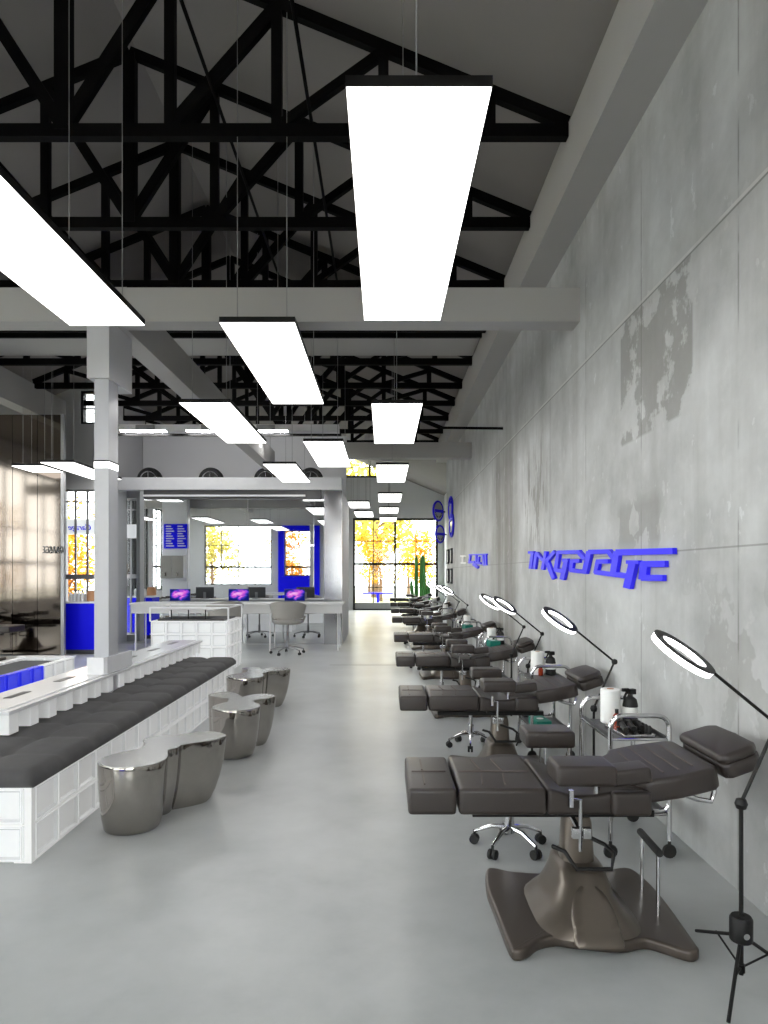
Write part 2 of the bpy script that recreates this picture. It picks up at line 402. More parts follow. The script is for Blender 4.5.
# ------------------------------------------------------------------ windows
wn = [0]
def window(u0, u1, z0, z1, fixed, axis, vs, hs, thick_v=(), thick_h=(), w=0.05, th=0.07, fm='black_metal'):
    wn[0] += 1
    b = B()
    def bb(a, c, d, e, t):
        if axis == 'Y': b.box(a, c, fixed - t, fixed + t, d, e)
        else: b.box(fixed - t, fixed + t, a, c, d, e)
    bb(u0, u0 + w, z0, z1, th); bb(u1 - w, u1, z0, z1, th); bb(u0, u1, z0, z0 + w, th * 0.99); bb(u0, u1, z1 - w, z1, th * 0.99)
    for v in vs: bb(v - 0.018, v + 0.018, z0, z1, th * 0.5)
    for v in thick_v: bb(v - 0.045, v + 0.045, z0, z1, th * 0.9)
    for h in hs: bb(u0, u1, h - 0.015, h + 0.015, th * 0.48)
    for h in thick_h: bb(u0, u1, h - 0.05, h + 0.05, th * 0.88)
    o = struct(b.build('window_%d' % wn[0], fm))
    g = B()
    if axis == 'Y': g.box(u0, u1, fixed - 0.005, fixed + 0.005, z0, z1)
    else: g.box(fixed - 0.005, fixed + 0.005, u0, u1, z0, z1)
    g.build('glass_pane', 'glass', o); return o
w1 = window(*DOORH, YE + 0.1, 'Y', [-0.46, 1.39], [2.98, 0.98], [0.48], [1.99], 0.09)
B().box(DOORH[0], DOORH[1], YE + 0.03, YE + 0.17, 0.05, 0.32).build('kick_panel', 'wall_dim', w1)
window(*CLER, YE + 0.1, 'Y', [0.1], [6.17], [-0.62], [], 0.09)
window(*LEFTW, YE + 0.1, 'Y', [-2.4], [2.98, 0.98], [], [1.99], 0.07)
w4 = window(*GW, 14.4, 'Y', [-6.5, -6.25, -6.0], [3.1], [], [1.52], 0.035, 0.05, 'frame_grey')
fas = struct(B().box(GW[0] + 0.02, GW[1] - 0.02, 14.45, 14.6, 2.42, 2.74).build('trim_3', 'sign_white'))
window(-6.36, -5.8, 4.72, 5.42, 14.4, 'Y', [], [5.06], [], [], 0.05)
for h in LW: window(*h, XL - 0.12, 'X', [h[0] + (h[1] - h[0]) * k / 4 for k in (1, 2, 3)], [2.9], [], [1.9])
for h in BW: window(*h, YB - 0.12, 'Y', [h[0] + (h[1] - h[0]) * k / 4 for k in (1, 2, 3)], [3.0], [], [1.9])

# blue portal around one rear window
p = B()
p.box(-5.35, -5.05, YB, YB + 0.12, 0, 4.0); p.box(-3.55, -3.25, YB, YB + 0.12, 0, 4.0); p.box(-5.05, -3.55, YB, YB + 0.12, 3.75, 4.0); p.box(-5.05, -3.55, YB, YB + 0.12, 0, 1.45)
struct(p.build('trim_4', 'blue'))

# ------------------------------------------------------------------ the mirrored box room
YM = 15.3
b = B(); b.box(-6.0, -0.94, YM + 0.02, 18.2, 0, 3.45)
struct(b.build('wall_box', 'wall_paint'))
struct(B().box(-6.0, -0.94, 15.14, 15.5, 3.45, 3.72).build('beam_box', 'white_paint'))
struct(B().box(-5.35, -1.4, 15.2, YM + 0.015, 3.25, 3.45).build('trim_5', 'dark_grey'))
struct(B().box(-5.35, -1.75, 15.16, 15.2, 3.3, 3.34).build('trim_6', 'white_paint'))
xs = [-6.0, -5.35, -4.4, -3.05, -1.34]
for i in range(4):
    o = B().box(xs[i] + 0.006, xs[i + 1] - 0.006, YM, YM + 0.02, 0.02, 3.25 if i else 3.45).build('wall_mirror', 'mirror'); struct(o)
struct(B().box(-1.34, -0.94, YM - 0.02, YM + 0.02, 0, 3.45).build('wall_steel', 'satin_steel'))
# brushed steel partition at the end of the aisle
xs = [-10.4, -9.3, -8.45, -7.62, -7.18, -6.7, -6.24]
for i in range(6):
    struct(B().box(xs[i] + 0.005, xs[i + 1] - 0.005, 13.2, 13.24, 0.03, 4.66).build('wall_cladding', 'brushed'))
struct(B().box(-10.5, -6.3, 13.245, 13.4, 0, 4.66).build('wall_partition', 'dark_grey'))
struct(B().box(-6.225, -6.16, 13.15, 13.22, 0, 4.66).build('trim_7', 'frame_grey'))

# ------------------------------------------------------------------ outside
def leaf_crown(blobs, n, size, seed):
    rnd = random.Random(seed); b = bmesh.new()
    for _ in range(n):
        cx, cy, cz, r = rnd.choice(blobs)
        while True:
            d = Vector((rnd.uniform(-1, 1), rnd.uniform(-1, 1), rnd.uniform(-1, 1)))
            if 0.3 < d.length < 1: break
        p = Vector((cx, cy, cz)) + d * r
        u = Vector((rnd.gauss(0, 1), rnd.gauss(0, 1), rnd.gauss(0, 1))).normalized(); w = u.orthogonal().normalized(); s = size * rnd.uniform(0.6, 1.3)
        b.faces.new([b.verts.new(p + q) for q in (u * s, w * s * 0.6, -u * s, -w * s * 0.6)])
    bb = B(); bb.bm.free(); bb.bm = b; return bb
def tree(label, loc, m, seed, s=1.0, group=None):
    rnd = random.Random(seed)
    t = thing('autumn_tree', label, 'tree', loc, rnd.uniform(0, 6), group)
    h = 5.2 * s
    tr = B(); tr.tube([(0, 0, 0), (0.05, 0.03, h * 0.3), (-0.05, 0.05, h * 0.6), (0, 0, h * 0.95)], [0.17 * s, 0.13 * s, 0.09 * s, 0.03])
    for k in range(6):
        a = k * 1.05 + rnd.random(); z = h * (0.35 + 0.08 * k)
        tr.tube([(0, 0, z), (math.cos(a) * 0.7 * s, math.sin(a) * 0.7 * s, z + 0.5 * s), (math.cos(a) * 1.3 * s, math.sin(a) * 1.3 * s, z + 0.9 * s)], [0.06 * s, 0.04 * s, 0.015])
    tr.build('trunk', 'bark', t)
    bl = [(rnd.uniform(-1.1, 1.1) * s, rnd.uniform(-1.1, 1.1) * s, h * rnd.uniform(0.42, 1.05), rnd.uniform(0.7, 1.15) * s) for _ in range(11)]
    leaf_crown(bl, 1400, 0.15 * s, seed).build('crown', m, t)
    return t
OUT = 'autumn trees beyond the glazed end wall'
T = [tree('golden autumn tree standing nearest the middle of the glazed end wall', (-0.2, 40.0, -0.1), 'leaf_gold', 1, 0.74),
     tree('yellow tree with two bare lower trunks behind the glazed end wall', (-3.6, 37.5, -0.1), 'leaf_yellow', 2, 0.78),
     tree('orange tree behind the tall cactus beyond the glazed end wall', (2.6, 43.0, -0.1), 'leaf_orange', 3, 0.74)]
T.append(tree('tall yellow-green tree whose top fills the clerestory window', (-0.6, 46.5, -0.1), 'leaf_yellow', 5, 1.75))
T.append(dup(T[1], (1.9, 53, -0.1), 1.0, 'pale yellow tree far back between the golden and orange trees'))
T.append(dup(T[0], (-4.2, 52, -0.1), 2.0, 'far golden tree half hidden by the two-trunk yellow tree'))
T.append(dup(T[1], (5.6, 48, -0.1), 3.0, 'pale yellow tree at the far edge, past the orange tree'))
T.append(dup(T[1], (-1.2, 56, -0.1), 4.0, 'most distant yellow tree seen over the lawn'))
T.append(dup(T[2], (-9.5, 20.5, -0.1), 4.0, 'orange tree seen under the white fascia with blue script'))
T[-1].scale = (.8, .8, .7)
T.append(dup(T[0], (-12.2, 26.0, -0.1), 1.0, 'golden tree beside the orange one behind the white fascia'))
for k, (x, y) in enumerate([(-16, -1), (-17, 4.2), (-16, 9.2), (-18.5, 14), (-10.5, -11), (-5.8, -10), (-1.5, -12), (3.0, -10)]):
    T.append(dup(T[k % 3], (x, y, -0.1), k * 1.3, None, 'autumn trees mirrored in the glass room'))
    T[-1]['label'] = 'autumn tree seen only as a reflection in mirrored wall'
struct(B().box(-60, 60, YE + 0.2, 90, -0.3, -0.1).build('ground', 'ground'))
struct(B().box(-60, 60, 36, 46, -0.1, -0.06).build('ground_lawn', 'lawn'))
struct(B().box(-60, XL - 0.3, -60, YE + 0.2, -0.3, -0.1).build('ground', 'ground'))
struct(B().box(XL - 0.3, 60, -60, YB - 0.3, -0.3, -0.1).build('ground', 'ground'))
for (x, y, lb) in ((-0.3, 33.5, 'blue outdoor table standing clear in the middle of the end glazing'), (-2.9, 33.0, 'blue outdoor table half hidden by the mirrored room')):
    t = thing('outdoor_table', lb, 'table', (x, y, -0.1))
    B().box(-0.75, 0.75, -0.35, 0.35, 0.68, 0.74).build('table_top', 'blue', t)
    B().box(-0.06, 0.06, -0.06, 0.06, 0, 0.68).build('leg', 'blue', t)
    B().box(-0.35, 0.35, -0.2, 0.2, 0, 0.03).build('foot', 'blue', t)

# ------------------------------------------------------------------ roof trusses
def truss():
    t = thing('roof_truss', '', 'truss')
    L = 4.09; z0 = 5.18; rise = 1.72; q = 0.865
    B().box(-L, L, -0.04, 0.04, z0 - 0.055, z0 + 0.05).build('bottom_chord', 'truss', t)
    top = lambda x: z0 + 0.06 + rise * (1 - abs(x) / L)
    for s in (-1, 1): B().bar((s * L, 0, z0 + 0.065), (0, 0, z0 + rise + .03), 0.07, 0.095).build('rafter', 'truss', t)
    B().box(-0.06, 0.06, -0.05, 0.05, z0, top(0) - 0.05).build('king_post', 'truss', t)
    for s in (-1, 1):
        for k in range(1, 5):
            x = s * q * k
            B().box(x - 0.042, x + 0.042, -0.035, 0.035, z0, top(x) - 0.03).build('web_post', 'truss', t)
            if k <= 4: B().bar((x, 0, top(x) - 0.04), (s * q * (k - 1), 0, z0 + 0.03), 0.065, 0.1 if k < 3 else 0.075).build('diagonal', 'truss', t)
    return t
tr0 = truss(); TG = 'black roof trusses'
YT = [5.55, 7.0, 8.5, 10.0, 11.58, 13.05, 14.4, 15.8, 17.25, 18.7]
ordw = ['first', 'second', 'third', 'fourth', 'fifth', 'sixth', 'seventh', 'eighth', 'ninth', 'tenth']
for i, y in enumerate(YT):
    lb = f'black steel gabled roof truss, {ordw[i]} from the front' + (', above the long concrete cross beam' if i < 4 else ', beyond the grey ceiling slab')
    if i == 0: tr0.location = (RX, y, 0); tr0['label'] = lb; tr0['group'] = TG
    else: dup(tr0, (RX, y, 0), 0, lb, TG)
for x, lb in ((-1.3, 'thin black rod running lengthwise over the trusses near their ridge'), (-0.59, 'thin black rod running lengthwise over the trusses nearer the big light')):
    tag(B().tube([(x, 2.0, 5.27), (x, 10.0, 5.27)], 0.014, 6).build('ceiling_rod', 'truss'), lb, 'rod')
tag(B().tube([(0.85, 10.2, 3.77), (XR, 10.25, 3.77)], 0.02, 8).build('tie_rod', 'truss'), 'short black horizontal tie rod fixed to the concrete wall', 'rod')
tag(B().box(-6.6, 1.42, 9.9, 9.96, 5.02, 5.08).build('ceiling_track', 'truss'), 'long thin black track below the edge of the grey ceiling slab', 'track')

# ------------------------------------------------------------------ hanging light panels
def panel(length, zl=3.54, w=0.59):
    t = thing('hanging_light_panel', '', 'ceiling light')
    B().box(-w / 2, w / 2, 0, length, zl + 0.006, zl + 0.05).build('housing', 'black_metal', t)
    B().box(-w / 2 + 0.004, w / 2 - 0.004, 0.004, length - 0.004, zl, zl + 0.006).build('diffuser', 'panel_light', t)
    return t
def cable(parent, x, y, z0, z1): B().tube([(x, y, z0), (x, y, z1)], 0.0035, 5).build('cable', 'cable', parent)
PL = [(0.14, 2.73, 2.52, 'largest white light panel, hanging nearest over the walkway'),
      (0.15, 7.84, 2.4, 'second panel in the row behind the largest light panel'),
      (0.15, 12.3, 2.3, 'third panel in the row behind the largest light panel'),
      (0.15, 16.8, 1.9, 'fourth panel in the row behind the largest light panel'),
      (0.15, 20.4, 1.8, 'fifth panel in the row behind the largest light panel'),
      (0.15, 23.9, 1.8, 'last tiny panel in the row behind the largest, touching the glazing'),
      (-0.985, 5.3, 2.54, 'white light panel below the concrete cross beam, over the passage'),
      (-0.9, 10.1, 2.4, 'light panel hanging behind the one below the cross beam'),
      (-0.71, 18.7, 1.7, 'small light panel past the corner of the mirrored room'),
      (-0.66, 21.7, 2.0, 'smaller light panel second past the corner of the mirrored room'),
      (-1.6, 23.2, 2.4, 'light panel cut by the edge of the mirrored room'),
      (-2.17, 2.86, 2.5, 'very large light panel running out over the glass block bench'),
      (-2.05, 7.8, 2.4, 'light panel in front of the spine beam, over the bench end'),
      (-1.87, 12.2, 2.4, 'light panel just before the row of wheels'),
      (-6.47, 12.4, 0.75, 'light panel hanging before the brushed steel partition'),
      (-5.75, 12.0, 2.2, 'light panel half hidden behind the column'),
      (-4.6, -0.5, 2.5, 'unseen light panel behind the viewpoint, continuing the row over the bench'),
      (-4.6, 4.0, 1.6, 'unseen light panel behind the viewpoint, continuing the row over the bench'),
      (-6.5, 4.0, 2.5, 'unseen light panel behind the viewpoint, continuing the row over the bench'),
      (-8.6, 5.5, 2.5, 'unseen light panel behind the viewpoint, continuing the row over the bench'),
      (-2.1, -2.6, 2.5, 'unseen light panel behind the viewpoint, continuing the row over the bench'),  # this panel and the next are unseen, added to continue the ceiling rows
      (0.14, -2.6, 2.5, 'unseen light panel behind the viewpoint, continuing the row over the bench')]
protos = {}
for (x, y, L, lb) in PL:
    t = panel(L); t.location = (x, y, 0); t['label'] = lb; t['group'] = 'hanging light panels'
    zr = lambda xx: 5.28 if xx < -6.9 else RZ - abs(xx - RX) * SL
    if 10.0 < y + 0.25 < 11.6 or 10 < y + L - 0.25 < 11.6: zr = lambda xx: 5.24
    wide = y < 4 and x < -1
    for yy in (0.22, L - 0.22): 
        xo = 0.2 if abs(x) > 0.5 else 0.0
        for sgn in ((-1, 1) if xo else (1,)): cable(t, sgn * xo, yy, 3.585, zr(x + sgn * xo) + 0.02)
# ------------------------------------------------------------------ tattoo chairs
def slab(poly, th, origin, ang, bev=0.022, seg=3):
    # padded cushion: outline poly (u, v) extruded down th, then tilted by ang about Y at origin
    m = Matrix.Translation(Vector(origin)) @ Matrix.Rotation(-ang, 4, 'Y')
    return m, (lambda b: b.prism(poly, -th, 0, bev, seg, m, side_bev=True))
def stitches(b, m, segs, z=0.002):
    b.mi = 1
    for (u0, v0, u1, v1) in segs:
        L = math.hypot(u1 - u0, v1 - v0); a = math.atan2(v1 - v0, u1 - u0)
        mm = m @ Matrix.Translation((u0, v0, z)) @ Matrix.Rotation(a, 4, 'Z')
        b.box(0, L, -0.0035, 0.0035, -0.004, 0.0015, mtx=mm)
    b.mi = 0
def rect(x0, x1, y0, y1): return [(x0, y0), (x1, y0), (x1, y1), (x0, y1)]
LE = ['leather', 'stitch']

def tattoo_chair():
    t = thing('tattoo_chair', '', 'tattoo chair')
    I = Matrix.Identity(4)
    # butterfly base plate
    out = [(-.373, .345), (-.40, .15), (-.395, -.05), (-.385, -.36), (-.36, -.41), (-.31, -.395), (-.25, -.335), (-.17, -.305), (-.09, -.325), (.09, -.355), (.2, -.325), (.27, -.365), (.345, -.42),
           (.395, -.40), (.405, -.33), (.425, -.05), (.43, .15), (.41, .33), (.36, .385), (.22, .34), (0, .31), (-.22, .33), (-.33, .38)]
    P = [(p.x, p.y) for p in catmull([(x, y, 0) for x, y in out], 4)]
    b = B(); b.prism(P, 0.0, 0.05, 0.016, 3); b.build('base_plate', 'bronze', t, True, 50)
    # flared pedestal cover
    rings = []
    for z, hx, y0, y1 in ((.045, .235, -.345, .25), (.075, .205, -.335, .23), (.11, .165, -.30, .2), (.16, .135, -.25, .18), (.21, .115, -.2, .16), (.25, .105, -.165, .15), (.265, .09, -.145, .135)):
        r = []
        for k in range(28):
            a = 2 * PI * k / 28; c, s = math.cos(a), math.sin(a); e = 0.55
            r.append((hx * abs(c) ** e * (1 if c >= 0 else -1), (y0 + y1) / 2 + (y1 - y0) / 2 * abs(s) ** e * (1 if s >= 0 else -1), z))
        rings.append(r)
    b = B(); b.loft(rings); cover = b.build('pedestal_cover', 'bronze_cover', t, True, 60)
    # raised arch on the front slope of the cover
    def fy(z):
        pts = [(.045, -.345), (.075, -.335), (.11, -.30), (.16, -.25), (.21, -.2), (.25, -.165)]
        for (z0, a), (z1, c) in zip(pts, pts[1:]):
            if z <= z1: return a + (c - a) * (z - z0) / (z1 - z0)
        return pts[-1][1]
    rows = []
    for i in range(11):
        z = 0.035 + 0.18 * i / 10; wv = 0.105 * math.sqrt(max(0.0, 1 - (i / 10.4) ** 2.6)); y = fy(max(z, .046)) - 0.014 - (0.022 if z < .06 else 0.0)
        rows.append([(x, y + (0.03 if abs(x) == 1 else 0), z) for x in (-1, -.9, -.5, 0, .5, .9, 1)])
        rows[-1] = [(x * wv, yy, zz) for x, yy, zz in rows[-1]]
    b = B(); b.loft(rows, cap=False, closed=False); b.build('arch_panel', 'bronze_cover', cover, True, 60)
    # lift column
    b = B(); b.loft([[(hx * abs(math.cos(a)) ** .6 * (1 if math.cos(a) > 0 else -1), .0 + hx * abs(math.sin(a)) ** .6 * (1 if math.sin(a) > 0 else -1), z) for a in [2 * PI * k / 24 for k in range(24)]] for z, hx in ((.25, .078), (.44, .066), (.465, .058), (.47, .04))])
    colm = b.build('lift_column', 'bronze_cover', t, True, 50)
    B().lathe([(.03, .46), (.03, .52)], seg=14).build('piston', 'chrome', colm, True)
    b = B(); b.box(-.5, .33, -.1, -.06, .485, .515); b.box(-.5, .33, .06, .1, .485, .515); b.box(-.12, .12, -.14, .14, .505, .525); b.build('under_frame', 'black_metal', t)
    # crank lever
    b = B(); b.tube([(-.065, -.3, .41), (-.065, -.3, .63), (-.10, -.3, .632)], .008); b.tube([(-.105, -.3, .60), (-.105, -.3, .672)], .012)
    cr = b.build('crank_lever', 'chrome', t, True)
    b = B(); b.box(-.10, -.07, -.31, -.28, .465, .51, .004); b.box(-.055, -.02, -.31, -.28, .465, .51, .004); b.tube([(-.06, -.29, .48), (-.04, -.07, .48)], .012); b.build('lever_bracket', 'chrome', cr, True)
    # U pedal bar and stem foot handle
    b = B(); b.tube([(-.16, -.2, .392), (-.12, -.25, .39), (-.075, -.28, .325), (.075, -.28, .325), (.088, -.27, .39), (.07, -.2, .4), (.0, -.06, .4)], .0095); b.build('pedal_bar', 'black_metal', t, True)
    B().tube([(.345, .09, .045), (.345, .09, .335)], .009).build('handle_post', 'chrome', t, True); st = B().tube([(.335, -.13, .045), (.335, -.13, .335)], .009).build('handle_post', 'chrome', t, True)
    B().tube([(.335, -.15, .338), (.346, .115, .338)], .017, 10).build('grip', 'rubber', st, True)
    # cushions
    m, f = slab(rect(-.105, .105, -.265, .265), .115, (-.695, 0, .665), 0, .02); b = B(); f(b); stitches(b, m, [(-.08, .0, .08, .0), (-.03, -.2, -.03, -.02), (-.03, .02, -.03, .2)]); b.build('foot_cushion', LE, t, True, 50)
    m, f = slab(rect(-.19, .19, -.265, .265), .115, (-.39, 0, .665), 0, .02); b = B(); f(b); stitches(b, m, [(-.165, 0, .165, 0), (-.08, -.2, -.06, -.03), (.02, -.2, .04, -.03), (-.08, .2, -.06, .03), (.02, .2, .04, .03)]); b.build('leg_cushion', LE, t, True, 50)
    prof = [(-.195, .545), (.245, .545), (.255, .60), (.24, .66), (.14, .655), (.02, .632), (-.08, .63), (-.16, .655), (-.195, .662)]
    b = B(); b.prism([(x, z) for x, z in prof], -.25, .25, .02, 3, Matrix.Rotation(PI / 2, 4, 'X'), side_bev=True); b.build('seat_cushion', 'leather', t, True, 50)
    for sg in (-1, 1): B().box(.08, .25, sg * .262 - .022, sg * .262 + .022, .55, .655, .02, 3).build('seat_bolster', 'leather', t, True, 60)
    bp = [(.0, -.12), (.12, -.17), (.175, -.21), (.2, -.268), (.34, -.28), (.5, -.255), (.53, -.22), (.53, .22), (.5, .255), (.34, .28), (.2, .268), (.175, .21), (.12, .17), (.0, .12)]
    m, f = slab(bp, .10, (.035, 0, .665), math.radians(10)); b = B(); f(b); stitches(b, m, [(.23, -.2, .23, .2), (.3, -.2, .3, .2), (.37, -.2, .37, .2), (.44, -.18, .44, .18)]); b.build('backrest', LE, t, True, 50)
    hp = [(.0, -.2), (.03, -.225), (.16, -.215), (.195, -.17), (.2, 0), (.195, .17), (.16, .215), (.03, .225), (0, .2)]
    m, f = slab(hp, .045, (.565, 0, .79), math.radians(18)); b = B(); f(b)
    m2 = m @ Matrix.Translation((0, 0, -.05)); m2 = m @ Matrix.Translation((0, 0, -.042)); b.prism([(u * 1.0 + .003, v * .985) for u, v in hp], -.07, 0, .02, 3, m2, side_bev=True); b.build('headrest', 'leather', t, True, 50)
    for sg in (-1,):
        mm = Matrix.Translation((.05, sg * .285, .728)) @ Matrix.Rotation(math.radians(-7), 4, 'Y')
        B().box(0, .175, -.065, .065, -.033, .033, .016, 3, mm).build('back_wing', 'leather', t, True, 60)
    # armrests with posts
    for sg in (-1, 1):
        a = B(); a.box(-.19, .06, sg * .31 - .095, sg * .31 + .095, .715, .80, .02, 3); a = a.build('armrest', 'leather', t, True, 60)
        c = B(); c.tube([(.03, sg * .22, .6), (.03, sg * .22, .72)], .012); c.build('arm_post', 'chrome', a, True)
    b = B(); b.tube([(.4, -.2, .63), (.48, -.2, .60), (.54, -.2, .59), (.555, -.2, .63), (.55, -.2, .70)], .012); b.build('tilt_handle', 'chrome', t, True)
    return t
RX0 = 0.905
CH = [3.22, 5.45, 7.9, 10.62, 14.6, 18.05, 21.7, 25.6]
clab = ['brown tattoo chair nearest the viewer, its butterfly base fully in view',
        'second brown tattoo chair along the wall, behind the one with its base fully in view',
        'third brown tattoo chair from the front in the row along the concrete wall',
        'fourth brown tattoo chair from the front in the row along the concrete wall',
        'fifth brown tattoo chair from the front, past the wider gap in the row',
        'sixth brown tattoo chair from the front, third counted from the glazing',
        'seventh brown tattoo chair from the front, last but one before the glazing',
        'last brown tattoo chair in the row, in front of the cactus and glazing']
c0 = tattoo_chair(); CG = 'tattoo chairs in a row along the concrete wall'
for i, y in enumerate(CH):
    if i == 0: c0.location = (RX0, y, 0); c0['label'] = clab[0]; c0['group'] = CG
    else: dup(c0, (RX0 + .016 * i, y, 0), 0, clab[i], CG)
for i, (x, y) in enumerate([(-7.35, 12.2), (-7.4, 9.4), (-7.5, 6.6), (-7.5, 3.6)]):
    dup(c0, (x, y, 0), PI, 'tattoo chair of the far aisle, visible only in mirrored surfaces', 'tattoo chairs of the far aisle')

# ------------------------------------------------------------------ rolling stools
def star_base(t, r, z, n=5, m='chrome', hub=.035, off=0.3):
    for k in range(n):
        a = off + 2 * PI * k / n; c, s = math.cos(a), math.sin(a)
        l = B(); l.tube([(0.02 * c, .02 * s, z + .035), (r * .5 * c, r * .5 * s, z + .03), (r * c, r * s, z - .012)], [.016, .013, .010]); l = l.build('base_leg', m, t, True)
        w_ = B(); ax = Vector((-s, c, 0))
        mm = Matrix.Translation((r * c, r * s, .028))
        for q in (-.014, .014):
            w_.lathe([(.012, -.009), (.027, -.009), (.028, 0), (.027, .009), (.012, .009)], (0, 0, 0), 12, mtx=mm @ Matrix.Rotation(a, 4, 'Z') @ Matrix.Translation((0, q, 0)) @ Matrix.Rotation(PI / 2, 4, 'X'))
        w_.tube([(r * c, r * s, .028), (r * c, r * s, z - .005)], .008); w_.build('caster', 'rubber', l, True)
def stool():
    t = thing('rolling_stool', '', 'stool')
    star_base(t, .205, .085)
    b = B(); b.lathe([(.03, .09), (.028, .2), (.018, .2), (.016, .44)], seg=14); b.build('gas_lift', 'chrome', t, True)
    b = B(); b.lathe([(.02, .42), (.15, .43), (.175, .45), (.18, .475), (.17, .5), (.1, .51), (.0, .512)], seg=28); b.build('seat', 'leather', t, True, 60)
    return t
s0 = stool()
for i, (x, y, lb) in enumerate([(.73, 3.98, 'chrome star-base stool tucked under the nearest tattoo chair'), (.80, 6.3, 'chrome star-base stool tucked behind the second tattoo chair'),
                                (.74, 8.75, 'rolling stool tucked behind the third tattoo chair'), (.66, 11.45, 'rolling stool tucked behind the fourth tattoo chair'), (.66, 15.4, 'rolling stool tucked behind the fifth tattoo chair')]):
    if i == 0: s0.location = (x, y, 0); s0['label'] = lb; s0['group'] = 'chrome rolling stools'
    else: dup(s0, (x, y, 0), i * .5, lb, 'chrome rolling stools')

# ------------------------------------------------------------------ tattoo trolleys and what stands on them
def trolley():
    t = thing('chrome_trolley', '', 'trolley')       # local: x 0..0.34, y 0..0.6
    for y, nm in ((0, 'frame_hoop'), (.56, 'frame_hoop')):
        b = B(); r = .07
        b.tube([(0, y, .10), (0, y, .80 - r)] + arc((r, y, .80 - r), r, PI, PI / 2, 6) + arc((.33 - r, y, .80 - r), r, PI / 2, 0, 6) + [(.33, y, .10)], .014, 10)
        r2 = .06
        b.tube([(.0, y, .12)] + arc((r2, y, .205), r2, PI, PI / 2, 5) + [(.33 - r2, y, .265)] + arc((.33 - r2, y, .325), r2, -PI / 2, 0, 5) + [(.33, y, .42)], .012, 8)
        h = b.build(nm, 'chrome', t, True)
        for x in (0, .33):
            w_ = B(); w_.lathe([(.01, -.011), (.036, -.012), (.04, 0), (.036, .012), (.01, .011)], (x, y, .04), 16, 'Y'); w_.tube([(x, y, .04), (x, y, .115)], .01); w_.build('caster', 'rubber', h, True)
    for z in (.665, .245):
        b = B(); b.box(.014, .316, .01, .55, z - .008, z); b.box(.014, .02, .01, .55, z, z + .02); b.box(.31, .316, .01, .55, z, z + .02); b.build('tray', 'dark_grey', t)
        b = B(); b.tube([(.0, 0, z), (.0, .56, z)], .008); b.tube([(.33, 0, z), (.33, .56, z)], .008); b.tube([(0, 0, z), (.33, 0, z)], .008); b.build('tray_rail', 'chrome', t, True)
    return t
t0 = trolley()
TR = [3.83, 5.86, 8.55, 11.2, 15.3, 18.7, 22.3]
where = ['nearest tattoo chair', 'second tattoo chair', 'third tattoo chair', 'fourth tattoo chair', 'fifth tattoo chair', 'sixth tattoo chair', 'seventh tattoo chair']
roll0 = thing('paper_roll', '', 'paper towel roll'); B().lathe([(.02, 0), (.056, 0), (.06, .004), (.06, .205), (.056, .21), (.022, .21), (.022, .2)], seg=24).build('towel', 'paper', roll0, True)
B().lathe([(.021, .003), (.021, .212)], seg=16).build('core', 'wood', roll0, True)
spray0 = thing('spray_bottle', '', 'bottle'); spray0.scale = (1.15, 1.15, 1.15)
B().lathe([(.036, 0), (.04, .004), (.04, .1), (.033, .13), (.015, .145), (.013, .155)], seg=20).build('bottle_body', 'rubber', spray0, True)
b = B(); b.box(-.012, .03, -.014, .014, .155, .185, .004); b.box(-.05, -.01, -.009, .009, .172, .19, .003); b.bar((-.02, 0, .175), (-.04, 0, .135), .01, .008); b.build('trigger_head', 'black_metal', spray0)
b = B(); b.lathe([(.0405, .045), (.0405, .09)], seg=20); b.build('bottle_label', 'paper', spray0, True)
amb0 = thing('dropper_bottle', '', 'bottle'); B().lathe([(.018, 0), (.021, .004), (.021, .06), (.01, .075)], seg=16).build('bottle_body', 'amber', amb0, True); B().lathe([(.011, .075), (.011, .1)], seg=12).build('cap', 'rubber', amb0, True)
kit0 = thing('tattoo_machine_kit', '', 'tattoo kit'); kit0.scale = (.85, .85, .85)
B().box(-.11, .11, -.16, .16, 0, .022, .006).build('tool_tray', 'chrome', kit0)
for k in range(3):
    b = B(); b.tube([(-.08 + .07 * k, -.12 + .03 * k, .045), (-.02 + .06 * k, .08 + .02 * k, .05)], .018, 10); b.lathe([(.022, .03), (.022, .07)], (-.03 + .055 * k, .08, 0), 12); b.build('tattoo_machine', 'black_metal', kit0, True)
for k in range(4): B().lathe([(.013, .022), (.013, .06), (.006, .072)], (.085, -.12 + .05 * k, 0), 10).build('ink_bottle', 'rubber', kit0, True)
glove0 = thing('glove_box', '', 'box'); B().box(-.065, .065, -.12, .12, 0, .075, .004).build('carton', 'teal', glove0); B().prism([(p.x, p.y) for p in arc((0, 0, 0), .03, 0, 2 * PI, 16, 'XY')[:-1]], .0755, .077).build('opening', 'paper', glove0)
def put(p0, n, loc, rz, lb, g):
    if n == 0: p0.location = loc; p0.rotation_euler = (0, 0, rz); p0['label'] = lb; p0['group'] = g; return p0
    return dup(p0, loc, rz, lb, g)
